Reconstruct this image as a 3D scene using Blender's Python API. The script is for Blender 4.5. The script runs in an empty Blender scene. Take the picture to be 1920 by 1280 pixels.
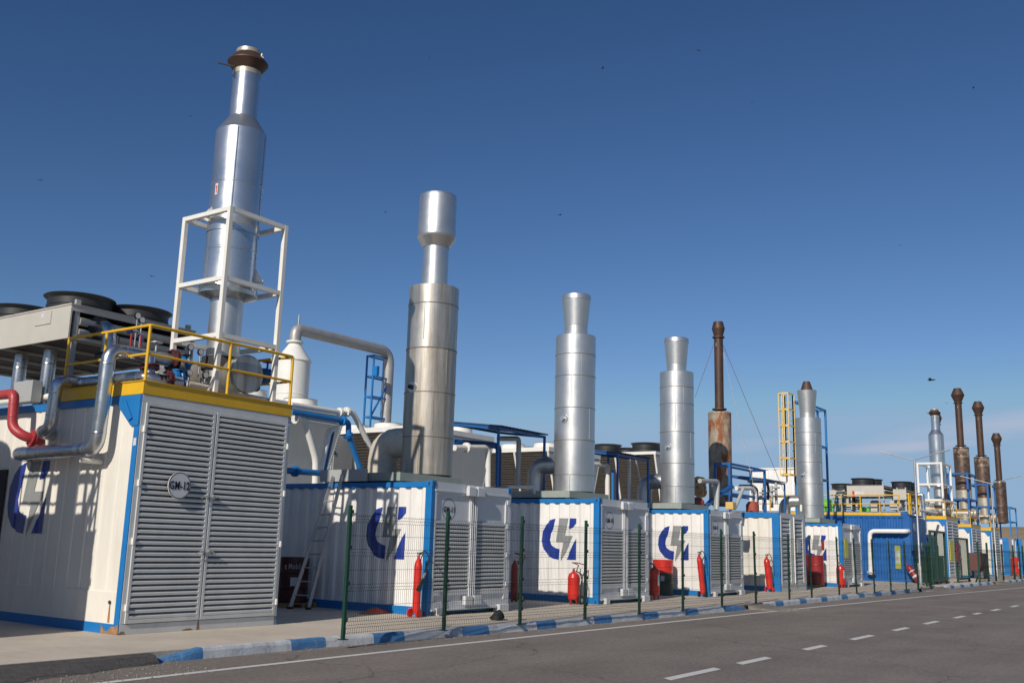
import bpy, math, random
from mathutils import Vector, Matrix
random.seed(7)
R = math.radians
S = bpy.context.scene
COL = S.collection

# ------------------------------------------------------------------ camera
CP = Vector((-16.307, -13.453, 1.549)); YAW, PIT, ROL, FPX = 0.61381, 0.20052, 0.02803, 1847.35
_f = Vector((math.cos(YAW)*math.cos(PIT), math.sin(YAW)*math.cos(PIT), math.sin(PIT)))
_r0 = _f.cross(Vector((0, 0, 1))).normalized(); _u0 = _r0.cross(_f)
_r = _r0*math.cos(ROL)+_u0*math.sin(ROL); _u = -_r0*math.sin(ROL)+_u0*math.cos(ROL)
cam = bpy.data.objects.new('camera', bpy.data.cameras.new('camera')); COL.objects.link(cam)
M = Matrix((_r, _u, -_f)).transposed().to_4x4(); M.translation = CP
cam.matrix_world = M
cam.data.sensor_width = 36; cam.data.lens = FPX/1920*36; cam.data.clip_end = 6000; cam.data.clip_start = .1
S.camera = cam

def at(px, py, X=None, Y=None, Z=None):
    "a photo pixel on a known world plane -> world point"
    d = _f+_r*((px-960)/FPX)+_u*((640-py)/FPX)
    ax, v = (0, X) if X is not None else (1, Y) if Y is not None else (2, Z)
    return CP+d*((v-CP[ax])/d[ax])

# ------------------------------------------------------------------ light
SUN_EL, SUN_DX, SUN_DY = R(30.5), -.986, -.167
w = bpy.data.worlds.new('World'); S.world = w; w.use_nodes = True
nt = w.node_tree; nt.nodes.clear()
out = nt.nodes.new('ShaderNodeOutputWorld'); bg = nt.nodes.new('ShaderNodeBackground')
sky = nt.nodes.new('ShaderNodeTexSky'); sky.sky_type = 'NISHITA'; sky.sun_disc = False
sky.sun_elevation = SUN_EL; sky.sun_rotation = math.atan2(SUN_DX, SUN_DY)
sky.altitude = 600; sky.air_density = 1.0; sky.dust_density = .35; sky.ozone_density = 2.6
bg.inputs[1].default_value = .1
CLOUDS = ((.17, .113, .14, .0165, -.14), (.40, .099, .05, .008, -.1), (.05, .128, .2, .012, -.1), (.24, .097, .08, .006, -.05))
# thin streaks of cloud low over the horizon
tc = nt.nodes.new('ShaderNodeTexCoord'); sp = nt.nodes.new('ShaderNodeSeparateXYZ'); nt.links.new(tc.outputs['Generated'], sp.inputs[0])
mp = nt.nodes.new('ShaderNodeMapping'); mp.inputs['Scale'].default_value = (1.3, 1.3, 14); mp.inputs['Location'].default_value = (3.3, 1.2, .4)
nt.links.new(tc.outputs['Generated'], mp.inputs[0])
nz = nt.nodes.new('ShaderNodeTexNoise'); nz.inputs['Scale'].default_value = 1.5; nz.inputs['Detail'].default_value = 5; nt.links.new(mp.outputs[0], nz.inputs[0])
cr = nt.nodes.new('ShaderNodeMapRange'); cr.inputs[1].default_value = .5; cr.inputs[2].default_value = .62; nt.links.new(nz.outputs[0], cr.inputs[0])
band = nt.nodes.new('ShaderNodeMapRange'); band.interpolation_type = 'SMOOTHSTEP'
band.inputs[1].default_value = .17; band.inputs[2].default_value = .135; nt.links.new(sp.outputs[2], band.inputs[0])
def N(op, a, b=0.):
    n_ = nt.nodes.new('ShaderNodeMath'); n_.operation = op
    for i_, v_ in enumerate((a, b)):
        if isinstance(v_, (int, float)): n_.inputs[i_].default_value = v_
        else: nt.links.new(v_, n_.inputs[i_])
    return n_.outputs[0]
U_ = N('DIVIDE', sp.outputs[1], sp.outputs[0]); V_ = sp.outputs[2]; tot = None
for u0, v0, au, bv, sl in CLOUDS:      # long thin streaks, (bearing, height, length, thickness, slope)
    du = N('SUBTRACT', U_, u0); e1 = N('POWER', N('ABSOLUTE', N('DIVIDE', du, au)), 2.)
    e2 = N('POWER', N('ABSOLUTE', N('DIVIDE', N('SUBTRACT', N('SUBTRACT', V_, v0), N('MULTIPLY', du, sl)), bv)), 2.)
    k_ = N('MAXIMUM', N('SUBTRACT', 1., N('ADD', e1, e2)), 0.); tot = k_ if tot is None else N('ADD', tot, k_)
nr = nt.nodes.new('ShaderNodeMapRange'); nr.inputs[1].default_value = .32; nr.inputs[2].default_value = .62; nr.inputs[3].default_value = .25; nt.links.new(nz.outputs[0], nr.inputs[0])
mu2 = nt.nodes.new('ShaderNodeMath'); mu2.operation = 'MULTIPLY'; mu2.use_clamp = True; nt.links.new(N('MULTIPLY', tot, nr.outputs[0]), mu2.inputs[0]); mu2.inputs[1].default_value = .6
mx = nt.nodes.new('ShaderNodeMix'); mx.data_type = 'RGBA'; mx.inputs[7].default_value = (4.3, 4.9, 6.2, 1)
sc_ = nt.nodes.new('ShaderNodeSeparateColor'); cc_ = nt.nodes.new('ShaderNodeCombineColor'); nt.links.new(sky.outputs[0], sc_.inputs[0])
for i_, (k_, g_) in enumerate(((.907, 1.44), (.79, 1.28), (.846, 1.21))):   # deeper, drier air: steeper fall-off per channel
    p_ = nt.nodes.new('ShaderNodeMath'); p_.operation = 'POWER'; p_.inputs[1].default_value = g_
    m_ = nt.nodes.new('ShaderNodeMath'); m_.operation = 'MULTIPLY'; m_.inputs[1].default_value = k_*.1**(g_-1)
    nt.links.new(sc_.outputs[i_], p_.inputs[0]); nt.links.new(p_.outputs[0], m_.inputs[0]); c_ = nt.nodes.new('ShaderNodeMath'); c_.operation = 'MINIMUM'; c_.inputs[1].default_value = (2.75, 4.25, 6.1)[i_]; nt.links.new(m_.outputs[0], c_.inputs[0]); nt.links.new(c_.outputs[0], cc_.inputs[i_])
nt.links.new(mu2.outputs[0], mx.inputs[0]); nt.links.new(cc_.outputs[0], mx.inputs[6])
nt.links.new(mx.outputs[2], bg.inputs[0]); nt.links.new(bg.outputs[0], out.inputs[0])
sun = bpy.data.objects.new('sun', bpy.data.lights.new('sun', 'SUN')); COL.objects.link(sun)
sun.data.energy = 3.95; sun.data.angle = R(.5); sun.data.color = (1, .93, .83)
sd = Vector((SUN_DX*math.cos(SUN_EL), SUN_DY*math.cos(SUN_EL), math.sin(SUN_EL)))
sun.rotation_euler = sd.to_track_quat('Z', 'Y').to_euler()
S.view_settings.view_transform = 'Standard'; S.view_settings.look = 'None'
S.view_settings.exposure = 0; S.view_settings.gamma = 1; S.view_settings.use_curve_mapping = False

# ------------------------------------------------------------------ materials
MATS = {}
def mat(name, col, rough=.5, metal=0, var=.08, vscale=3., streak=0., scol=(.12, .07, .04), bump=0., bscale=20., spec=.5, stretch=(1, 1, .12), sr=(.5, .78)):
    if name in MATS: return MATS[name]
    m = bpy.data.materials.new(name); m.use_nodes = True; n = m.node_tree; L = n.links
    b = n.nodes['Principled BSDF']; b.inputs['Roughness'].default_value = rough; b.inputs['Metallic'].default_value = metal
    b.inputs['Specular IOR Level'].default_value = spec
    t = n.nodes.new('ShaderNodeTexCoord'); a = n.nodes.new('ShaderNodeTexNoise'); a.inputs['Scale'].default_value = vscale; a.inputs['Detail'].default_value = 6
    a.inputs['Roughness'].default_value = .65
    L.new(t.outputs['Object'], a.inputs[0])
    r = n.nodes.new('ShaderNodeMapRange'); r.inputs[1].default_value = .3; r.inputs[2].default_value = .7
    r.inputs[3].default_value = 1-var; r.inputs[4].default_value = 1+var; L.new(a.outputs[0], r.inputs[0])
    mm = n.nodes.new('ShaderNodeVectorMath'); mm.operation = 'SCALE'; mm.inputs[0].default_value = col[:3]; L.new(r.outputs[0], mm.inputs[3])
    last = mm.outputs[0]
    rr = n.nodes.new('ShaderNodeMapRange'); rr.inputs[1].default_value = .3; rr.inputs[2].default_value = .7
    rr.inputs[3].default_value = max(0, rough-.08); rr.inputs[4].default_value = min(1, rough+.08); L.new(a.outputs[0], rr.inputs[0]); L.new(rr.outputs[0], b.inputs['Roughness'])
    if streak:
        mp = n.nodes.new('ShaderNodeMapping'); mp.inputs['Scale'].default_value = stretch; L.new(t.outputs['Object'], mp.inputs[0])
        s = n.nodes.new('ShaderNodeTexNoise'); s.inputs['Scale'].default_value = 5; s.inputs['Detail'].default_value = 8; s.inputs['Roughness'].default_value = .7; L.new(mp.outputs[0], s.inputs[0])
        q = n.nodes.new('ShaderNodeMapRange'); q.inputs[1].default_value = sr[0]; q.inputs[2].default_value = sr[1]; q.inputs[4].default_value = streak; L.new(s.outputs[0], q.inputs[0])
        x = n.nodes.new('ShaderNodeMix'); x.data_type = 'RGBA'; L.new(q.outputs[0], x.inputs[0]); L.new(last, x.inputs[6]); x.inputs[7].default_value = (*scol, 1); last = x.outputs[2]
    L.new(last, b.inputs['Base Color'])
    if bump:
        c = n.nodes.new('ShaderNodeTexNoise'); c.inputs['Scale'].default_value = bscale; c.inputs['Detail'].default_value = 4; L.new(t.outputs['Object'], c.inputs[0])
        u = n.nodes.new('ShaderNodeBump'); u.inputs['Strength'].default_value = bump; u.inputs['Distance'].default_value = .02; L.new(c.outputs[0], u.inputs['Height']); L.new(u.outputs[0], b.inputs['Normal'])
    MATS[name] = m; return m
W_ = mat('white_paint', (.80, .78, .74), .45, 0, .05, 1.2, .4, (.56, .50, .41), sr=(.5, .72))
CREAM = mat('cream_paint', (.77, .73, .65), .5, 0, .04, 1.0, .4, (.56, .49, .38), sr=(.5, .74))
BLUE = mat('blue_paint', (.012, .17, .46), .4, 0, .08, 2, .12, (.01, .07, .18))
DBLUE = mat('container_blue', (.012, .105, .33), .45, 0, .12, 1.5, .15, (.01, .06, .2))
GDOOR = mat('grey_door_paint', (.60, .61, .62), .4, 0, .05, 1.6, .25, (.40, .38, .35))
GLOUV = mat('grey_louvre_paint', (.62, .62, .60), .38, .1, .08, 1.5, .35, (.38, .36, .30), stretch=(.5, .5, .5))
DARK = mat('dark_interior', (.035, .033, .032), .8)
ALU = mat('aluminium_cladding', (.60, .60, .59), .40, .86, .05, 1.2, .35, (.46, .44, .40), .012, .9, stretch=(1.2, 1.2, .1))
ALUN = mat('new_bright_cladding', (.55, .57, .59), .29, .86, .03, 1.0, .12, (.48, .49, .50), .006, .7)
ALUD = mat('stained_cladding', (.52, .50, .46), .43, .72, .12, 1.0, .8, (.27, .22, .165), .03, 1.6, stretch=(1.3, 1.3, .09), sr=(.42, .66))
PIPE = mat('foil_clad_pipe', (.55, .56, .58), .27, .95, .06, 3, .2, (.42, .42, .42), .02, 3)
ALUD2 = mat('heavily_stained_cladding', (.50, .465, .41), .5, .6, .14, 1.2, .85, (.27, .225, .17), .03, 2, stretch=(1.4, 1.4, .09), sr=(.40, .64))
SEAM = mat('seam_grime', (.22, .17, .12), .7, .2, .2)
RUSTB = mat('rusted_brown_steel', (.085, .048, .034), .55, .35, .25, 2.5, .5, (.05, .032, .026), .1, 12)
RUSTM = mat('patchy_rust', (.36, .30, .22), .65, .15, .35, 2.2, 1., (.25, .08, .024), .08, 10, stretch=(.45, .45, .2), sr=(.47, .58))
BURNT = mat('burnt_cladding', (.19, .125, .09), .42, .55, .35, 1.2, .9, (.07, .045, .04), .03, 3, stretch=(.4, .4, .5), sr=(.42, .6))
PALEB = mat('heat_faded_cladding', (.42, .36, .28), .45, .5, .2, 2, 1., (.13, .07, .045), .03, 3, stretch=(.5, .5, .5), sr=(.42, .56))
TAN = mat('tan_cladding', (.50, .45, .36), .45, .5, .1, 2, .5, (.3, .25, .18))
BLACK = mat('black_plastic', (.022, .023, .025), .5, 0, .15)
YEL = mat('yellow_paint', (.72, .42, .015), .42, 0, .08, 3, .3, (.45, .24, .02))
YEL2 = mat('pale_yellow_paint', (.78, .53, .14), .5, 0, .06)  # paler, less saturated yellow for the caged ladder
GREEN = mat('green_paint', (.006, .045, .028), .4, 0, .1)
WIRE = mat('green_wire', (.004, .018, .012), .7, spec=.2)
RED = mat('red_paint', (.60, .028, .018), .3, 0, .08, 3, .15, (.3, .02, .015))
DRED = mat('dark_red_paint', (.30, .02, .022), .4, 0, .1, 3, .3, (.12, .02, .02))
PRED = mat('dusty_red_pipe', (.42, .045, .05), .45, 0, .08)
BEIGE = mat('beige_sheet_metal', (.52, .49, .43), .45, 0, .04, 2, .15, (.4, .36, .3))
GREYM = mat('grey_sheet_metal', (.42, .43, .42), .5, .1, .06, 2, .2, (.3, .3, .28))
COIL = mat('finned_coil', (.055, .046, .038), .8, 0, .2, 6, .35, (.035, .03, .025), stretch=(.3, .3, 3))
FRW = mat('white_steel', (.78, .76, .70), .45, 0, .04, 3, .12, (.5, .42, .32))
LOGOB = mat('logo_blue', (.018, .042, .27), .35, 0, .04)
LOGOG = mat('logo_grey', (.25, .26, .26), .4, 0, .04)
TXT = mat('lettering_black', (.02, .02, .022), .5)
WTXT = mat('lettering_white', (.75, .75, .74), .5)
PLATE = mat('plate_white', (.62, .61, .62), .4)
WRAP = mat('canvas_wrap', (.60, .53, .43), .8, 0, .12, 4, .5, (.35, .28, .2), .4, 14)
GALV = mat('galvanised_steel', (.42, .43, .44), .45, .6, .1, 6)
RUBBER = mat('black_rubber', (.02, .02, .02), .75)
WOOD = mat('pallet_wood', (.32, .2, .1), .8, 0, .2, 5)
GRN2 = mat('bright_green_paint', (.12, .5, .05), .5)
CYAN = mat('cyan_pipe', (.05, .30, .36), .4)
SIGNY = mat('sign_yellow', (.68, .62, .04), .5)
IVORY = mat('ivory_plastic', (.72, .64, .42), .5, 0, .05)
DGREEN = mat('dark_bin_green', (.012, .035, .022), .45)
OLIVE = mat('platform_grey_green', (.30, .33, .29), .6, 0, .1, 3, .5, (.2, .2, .16))
BIRD = mat('bird_feathers', (.03, .028, .028), .7)
PAINTW = mat('road_marking_white', (.62, .61, .58), .75, 0, .1, 12, .5, (.38, .36, .34), .2, 60, stretch=(6, 6, 6))
KW = mat('kerb_white', (.52, .53, .54), .75, 0, .05, 8, .6, (.33, .32, .30), .3, 20, stretch=(1.5, 1.5, 1.5), sr=(.55, .62))
KB = mat('kerb_blue', (.06, .185, .38), .75, 0, .10, 8, .6, (.24, .28, .33), .3, 20, stretch=(1.5, 1.5, 1.5), sr=(.56, .64))

def asphalt(name, base, dark=0):
    m = bpy.data.materials.new(name); m.use_nodes = True; n = m.node_tree; L = n.links; b = n.nodes['Principled BSDF']
    b.inputs['Roughness'].default_value = .85; b.inputs['Specular IOR Level'].default_value = .3
    t = n.nodes.new('ShaderNodeTexCoord')
    def noise(s, d=4, vec=None, ro=.6):
        a = n.nodes.new('ShaderNodeTexNoise'); a.inputs['Scale'].default_value = s; a.inputs['Detail'].default_value = d; a.inputs['Roughness'].default_value = ro
        L.new(vec or t.outputs['Object'], a.inputs[0]); return a.outputs[0]
    def rng(v, a, b2, c, d):
        r = n.nodes.new('ShaderNodeMapRange'); [setattr(r.inputs[i+1], 'default_value', q) for i, q in enumerate((a, b2, c, d))]; L.new(v, r.inputs[0]); return r.outputs[0]
    def mul(a, b2):
        r = n.nodes.new('ShaderNodeMath'); r.operation = 'MULTIPLY'; L.new(a, r.inputs[0]); L.new(b2, r.inputs[1]); return r.outputs[0]
    mp = n.nodes.new('ShaderNodeMapping'); mp.inputs['Scale'].default_value = (.15, 1, 1); L.new(t.outputs['Object'], mp.inputs[0])
    v = mul(rng(noise(.5, 5), .3, .7, .86, 1.12), rng(noise(1.1, 5, mp.outputs[0]), .3, .7, .88, 1.1))
    v = mul(mul(v, rng(noise(55, 3), .3, .7, .72, 1.3)), rng(noise(13, 5, ro=.75), .35, .65, .80, 1.22))
    vo = n.nodes.new('ShaderNodeTexVoronoi'); vo.inputs['Scale'].default_value = 42; L.new(t.outputs['Object'], vo.inputs[0])
    v = mul(v, rng(vo.outputs['Distance'], .05, .22, 1.75, 1.0))
    v2 = n.nodes.new('ShaderNodeTexVoronoi'); v2.feature = 'DISTANCE_TO_EDGE'; v2.inputs['Scale'].default_value = .22; wn = n.nodes.new('ShaderNodeVectorMath'); wn.operation = 'ADD'
    wz = n.nodes.new('ShaderNodeTexNoise'); wz.inputs['Scale'].default_value = .9; wz.inputs['Detail'].default_value = 6; L.new(t.outputs['Object'], wz.inputs[0]); L.new(t.outputs['Object'], wn.inputs[0]); L.new(wz.outputs['Color'], wn.inputs[1]); L.new(wn.outputs[0], v2.inputs[0])
    v = mul(v, rng(v2.outputs['Distance'], .0015, .004, .62, 1.0))
    s = n.nodes.new('ShaderNodeVectorMath'); s.operation = 'SCALE'; s.inputs[0].default_value = base; L.new(v, s.inputs[3]); L.new(s.outputs[0], b.inputs['Base Color'])
    u = n.nodes.new('ShaderNodeBump'); u.inputs['Strength'].default_value = .7; u.inputs['Distance'].default_value = .01; L.new(noise(70, 3), u.inputs['Height']); L.new(u.outputs[0], b.inputs['Normal'])
    return m
ASPH = asphalt('asphalt', (.20, .172, .150)); ASPD = asphalt('fresh_asphalt', (.085, .079, .075))
CONC = mat('concrete_slab', (.54, .47, .38), .85, 0, .12, .8, .5, (.40, .33, .26), .3, 30, stretch=(1, .35, 1))
SOIL = mat('dry_soil', (.25, .19, .13), .95, 0, .25, .05, .5, (.16, .13, .08), stretch=(.02, .02, .02))
HILL = mat('dry_grass_hill', (.30, .225, .13), .95, 0, .3, .25, .7, (.13, .12, .06), .8, 1.5, stretch=(.05, .05, .05))

# ------------------------------------------------------------------ mesh helpers
class MB:
    def __init__(s): s.v = []; s.f = []; s.m = []; s.sm = []
    def add(s, vs, fs, mi=0, sm=False):
        o = len(s.v); s.v += [tuple(v) for v in vs]
        for f in fs: s.f.append([i+o for i in f]); s.m.append(mi); s.sm.append(sm)
        return s
    def box(s, x0, x1, y0, y1, z0, z1, mi=0):
        return s.add([(x, y, z) for z in (z0, z1) for y in (y0, y1) for x in (x0, x1)],
                     [(0, 2, 3, 1), (4, 5, 7, 6), (0, 1, 5, 4), (2, 6, 7, 3), (0, 4, 6, 2), (1, 3, 7, 5)], mi)
    def beam(s, a, b, w=.06, h=None, mi=0, up=(0, 0, 1)):
        h = h or w; a = Vector(a); b = Vector(b); d = (b-a).normalized(); up = Vector(up)
        if abs(d.dot(up)) > .98: up = Vector((1, 0, 0))
        x = d.cross(up).normalized(); y = x.cross(d)
        P = [p+x*(i*w/2)+y*(j*h/2) for p in (a, b) for i, j in ((-1, -1), (1, -1), (1, 1), (-1, 1))]
        return s.add(P, [(3, 2, 1, 0), (4, 5, 6, 7), (0, 1, 5, 4), (1, 2, 6, 5), (2, 3, 7, 6), (3, 0, 4, 7)], mi)
    def tube(s, path, r, n=16, bend=0, mi=0, cap=True):
        P = [Vector(p) for p in path]; Q = []
        for i, p in enumerate(P):
            if bend and 0 < i < len(P)-1:
                a = (P[i-1]-p); c = (P[i+1]-p); k = min(bend, a.length*.49, c.length*.49); a = p+a.normalized()*k; c = p+c.normalized()*k
                for j in range(6):
                    t = j/5; Q.append(a*(1-t)**2+p*2*t*(1-t)+c*t*t)
            else: Q.append(p)
        rs = r if isinstance(r, (list, tuple)) else [r]*len(Q)
        d0 = (Q[1]-Q[0]).normalized(); x = d0.cross(Vector((0, 0, 1)))
        if x.length < .05: x = d0.cross(Vector((1, 0, 0)))
        x.normalize(); V = []; nq = len(Q)
        for i, p in enumerate(Q):
            d = (Q[min(i+1, nq-1)]-Q[max(i-1, 0)]).normalized(); x = (x-d*x.dot(d)).normalized(); y = d.cross(x)
            V += [p+(x*math.cos(2*math.pi*j/n)+y*math.sin(2*math.pi*j/n))*rs[i] for j in range(n)]
        F = [(i*n+j, i*n+(j+1) % n, (i+1)*n+(j+1) % n, (i+1)*n+j) for i in range(nq-1) for j in range(n)]
        s.add(V, F, mi, n > 6)
        if cap: s.add(V[:n], [tuple(range(n))[::-1]], mi); s.add(V[-n:], [tuple(range(n))], mi)
        return s
    def lathe(s, prof, c, n=40, axis=(0, 0, 1), mi=0, sharp=True):
        "prof: (radius, height) list turned about axis through c"
        ax = Vector(axis).normalized(); x = ax.cross(Vector((0, 1, 0)) if abs(ax.y) < .9 else Vector((1, 0, 0))).normalized(); y = ax.cross(x); c = Vector(c)
        def ring(r, h): return [c+ax*h+(x*math.cos(2*math.pi*j/n)+y*math.sin(2*math.pi*j/n))*r for j in range(n)]
        for (r0, h0), (r1, h1) in zip(prof, prof[1:]):
            s.add(ring(r0, h0)+ring(r1, h1), [(j, (j+1) % n, n+(j+1) % n, n+j) for j in range(n)], mi, True)
        return s
    def disc(s, c, r, axis=(0, 0, 1), n=32, mi=0):
        return s.lathe([(r, 0), (.0001, 0)], c, n, axis, mi)
    def poly(s, P, mi=0): return s.add(P, [tuple(range(len(P)))], mi)
    def prism(s, P, d, mi=0):
        n = len(P); P = [Vector(p) for p in P]; d = Vector(d)
        return s.add(P+[p+d for p in P], [tuple(range(n))[::-1], tuple(range(n, 2*n))]+[(i, (i+1) % n, n+(i+1) % n, n+i) for i in range(n)], mi)
    def mesh(s, name, mats, off):
        me = bpy.data.meshes.new(name); me.from_pydata([(v[0]-off[0], v[1]-off[1], v[2]-off[2]) for v in s.v], [], s.f)
        for m in (mats if isinstance(mats, (list, tuple)) else [mats]): me.materials.append(m)
        me.polygons.foreach_set('material_index', s.m); me.polygons.foreach_set('use_smooth', s.sm); me.update(); return me
def props(o, label=None, cat=None, group=None, kind=None):
    for k, v in (('label', label), ('category', cat), ('group', group), ('kind', kind)):
        if v: o[k] = v
    return o
LOC = {}
def thing(name, loc, label, cat, group=None):
    o = bpy.data.objects.new(name, None); o.empty_display_size = .2; COL.objects.link(o); o.location = loc; LOC[o] = Vector(loc)
    return props(o, label, cat, group)
SPLIT = {'rung', 'lug', 'twistlock_foot', 'hoop', 'hinge', 'foot', 'rubber_foot', 'wheel', 'pale_band', 'lock_rod', 'strap', 'seam_band', 'door_frame', 'under_bar', 'support_fin', 'corner_post', 'bearer', 'brace', 'top_board', 'lock_tab', 'bottom_rail', 'gate_frame', 'latch', 'bars', 'base_rust'}
def pieces(mb):
    "split a mesh into its separate pieces"
    par = list(range(len(mb.v))); seen = {}
    def find(i):
        while par[i] != i: par[i] = par[par[i]]; i = par[i]
        return i
    for i, v in enumerate(mb.v):
        k = (round(v[0], 4), round(v[1], 4), round(v[2], 4))
        if k in seen: par[find(i)] = find(seen[k])
        else: seen[k] = i
    for f in mb.f:
        for j in f[1:]: par[find(j)] = find(f[0])
    grp = {}
    for f, m, q in zip(mb.f, mb.m, mb.sm):
        o, mp = grp.setdefault(find(f[0]), (MB(), {}))
        nf = []
        for j in f:
            if j not in mp: mp[j] = len(o.v); o.v.append(mb.v[j])
            nf.append(mp[j])
        o.f.append(nf); o.m.append(m); o.sm.append(q)
    return [o for o, _ in grp.values()]
def part(parent, name, mb, mats, label=None, kind=None):
    if name in SPLIT:
        P = pieces(mb)
        if name == 'door_frame' or name == 'corner_post' or name == 'latch':   # boxes that touch are one piece
            def bb(o): return [(min(c)-.004, max(c)+.004) for c in zip(*o.v)]
            Q = []
            for o in P:
                hit = [q for q in Q if all(a[0] <= b[1] and b[0] <= a[1] for a, b in zip(bb(q), bb(o)))]
                for q in hit: merge(o, q); Q.remove(q)
                Q.append(o)
            P = Q
        for o in P: r = part_(parent, name, o, mats, label, kind)
        return r
    return part_(parent, name, mb, mats, label, kind)
def part_(parent, name, mb, mats, label=None, kind=None):
    "mb holds world coordinates; linked under parent"
    L = LOC[parent]; o = bpy.data.objects.new(name, mb.mesh(name, mats, L)); COL.objects.link(o); o.parent = parent; LOC[o] = L
    return props(o, label, kind=kind)
def single(name, mb, mats, label=None, cat=None, group=None, kind=None):
    xs, ys, zs = zip(*mb.v); L = Vector(((min(xs)+max(xs))/2, (min(ys)+max(ys))/2, min(zs)))
    o = bpy.data.objects.new(name, mb.mesh(name, mats, L)); COL.objects.link(o); o.location = L; LOC[o] = L
    return props(o, label, cat, group, kind)
def bevel(o, w=.01):
    m = o.modifiers.new('bevel', 'BEVEL'); m.width = w; m.segments = 2; m.limit_method = 'ANGLE'; m.angle_limit = R(50); return o
def dup(o, delta, parent=None, label=None, group=None):
    c = o.copy(); COL.objects.link(c); c.parent = parent
    if parent is None: c.location = o.location+Vector(delta)
    LOC[c] = LOC[o]+Vector(delta)
    if label: c['label'] = label
    if group: c['group'] = group
    for ch in list(o.children): dup(ch, delta, c)
    return c
def text_mb(txt, c, size, ext=.002, fat=0, xs=1.0, mi=0, face='-Y', fit=None):
    cu = bpy.data.curves.new('t', 'FONT'); cu.body = txt; cu.size = size; cu.align_x = 'CENTER'; cu.align_y = 'CENTER'; cu.extrude = ext; cu.offset = fat
    cu.resolution_u = 3; cu.space_character = 1.12
    o = bpy.data.objects.new('t', cu); COL.objects.link(o); dg = bpy.context.evaluated_depsgraph_get()
    me = bpy.data.meshes.new_from_object(o.evaluated_get(dg)); mb = MB()
    if fit:
        X_ = [v.co.x for v in me.vertices]; Y_ = [v.co.y for v in me.vertices]; cx_, cy_ = (max(X_)+min(X_))/2, (max(Y_)+min(Y_))/2; kx_, ky_ = fit[0]/(max(X_)-min(X_)), fit[1]/(max(Y_)-min(Y_)); xs = 1
        for v in me.vertices: v.co.x = (v.co.x-cx_)*kx_; v.co.y = (v.co.y-cy_)*ky_
    if face == '-Y': V = [(c[0]+v.co.x*xs, c[1]-v.co.z, c[2]+v.co.y) for v in me.vertices]
    else: V = [(c[0]-v.co.z, c[1]-v.co.x*xs, c[2]+v.co.y) for v in me.vertices]
    mb.add(V, [tuple(p.vertices) for p in me.polygons], mi)
    bpy.data.objects.remove(o); bpy.data.curves.remove(cu); bpy.data.meshes.remove(me); return mb
def merge(a, b, mi=None):
    o = len(a.v); a.v += b.v; a.f += [[i+o for i in f] for f in b.f]; a.m += b.m if mi is None else [mi]*len(b.m); a.sm += b.sm; return a

# ------------------------------------------------------------------ setting
GZ = -.13
g = MB(); g.poly([(-900, -900, -.16), (1500, -900, -.16), (1500, 900, -.16), (-900, 900, -.16)]); single('ground', g, SOIL, kind='structure')
g = MB(); g.poly([(-120, -60, GZ), (420, -60, GZ), (420, -2.6, GZ), (-120, -1.7, GZ)]); single('road', g, ASPH, kind='structure')
g = MB()
ke = [(-120, -1.95), (-7.95, -1.95), (-4.8, -2.0), (-2.4, -2.15), (0, -2.35), (5, -2.42), (10.5, -2.55), (16, -2.5), (30, -2.45), (60, -2.5), (420, -2.5)]
g.poly([(x, y+.12, 0) for x, y in ke]+[(420, 60, 0), (-120, 60, 0)]); g.poly([(x, y+.12, 0) for x, y in ke][::-1]+[(x, y+.12, -.16) for x, y in ke]) if 0 else None
for (x0, y0), (x1, y1) in zip(ke, ke[1:]): g.poly([(x0, y0+.12, -.16), (x1, y1+.12, -.16), (x1, y1+.12, 0), (x0, y0+.12, 0)])
single('pavement', g, CONC, kind='structure')

def kerb_y(x):
    for (x0, y0), (x1, y1) in zip(ke, ke[1:]):
        if x0 <= x <= x1: return y0+(y1-y0)*(x-x0)/(x1-x0)
    return -2.5
K1 = [-7.95, -7.14, -5.56, -4.85, -3.83, -3.12, -1.65, -.93, .56, 1.25, 2.76, 3.51, 4.95, 5.72, 7.17, 7.86, 9.43, 11.1]
K2 = [12.3, 13.34, 14.02, 15.57, 16.19, 17.7, 18.38, 20.01, 20.71, 22.17, 22.87, 24.5, 25.3, 26.8, 27.5, 29.0, 29.7, 31.9]
def kalt(a, b):
    o = [a]
    while o[-1] < b-1: o.append(o[-1]+(1.6 if len(o) % 2 else .85))
    return o+[b]
def kerb(K, first, heads=(True, True)):
    mb = MB(); x0, x1 = K[0], K[-1]; rn = random.Random(int(x0*10))
    for i, (x, xe) in enumerate(zip(K, K[1:])):
        mi = (i+first) % 2; n = max(2, int((xe-x)/.09))
        for k in range(n):
            a = x+(xe-x)*k/n; b = x+(xe-x)*(k+1)/n
            def sec(q):
                y = kerb_y(q); j = .004*math.sin(q*7)+.004*math.sin(q*57+1)+.003*math.sin(q*131); h = .004*math.sin(q*11)+.003*math.sin(q*91+2); dz = 0
                if heads[0] and q-x0 < .8: dz = -(.8-(q-x0))*.16
                if heads[1] and x1-q < .9: dz = -(.9-(x1-q))*.15
                return [(q, y+j-.02, -.16), (q, y+j*.6, -.03+h+dz), (q, y+.02+j*.3, .008+h+dz), (q, y+.05, .018+h+dz), (q, y+.15, .014+h*.5+dz), (q, y+.16, -.04)]
            A, B = sec(a), sec(b)
            for m in range(5): mb.add([A[m], B[m], B[m+1], A[m+1]], [(0, 1, 2, 3)], mi, False)
            if k == 0 and (i % 2 == 0): pass
    return single('kerb', mb, [KW, KB], kind='structure')
kerb(K1, 1, (True, True)); kerb(K2, 0, (False, True)); kerb(kalt(36.5, 50.5), 0); kerb(kalt(54, 66), 0); kerb(kalt(69, 100), 1)
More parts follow.
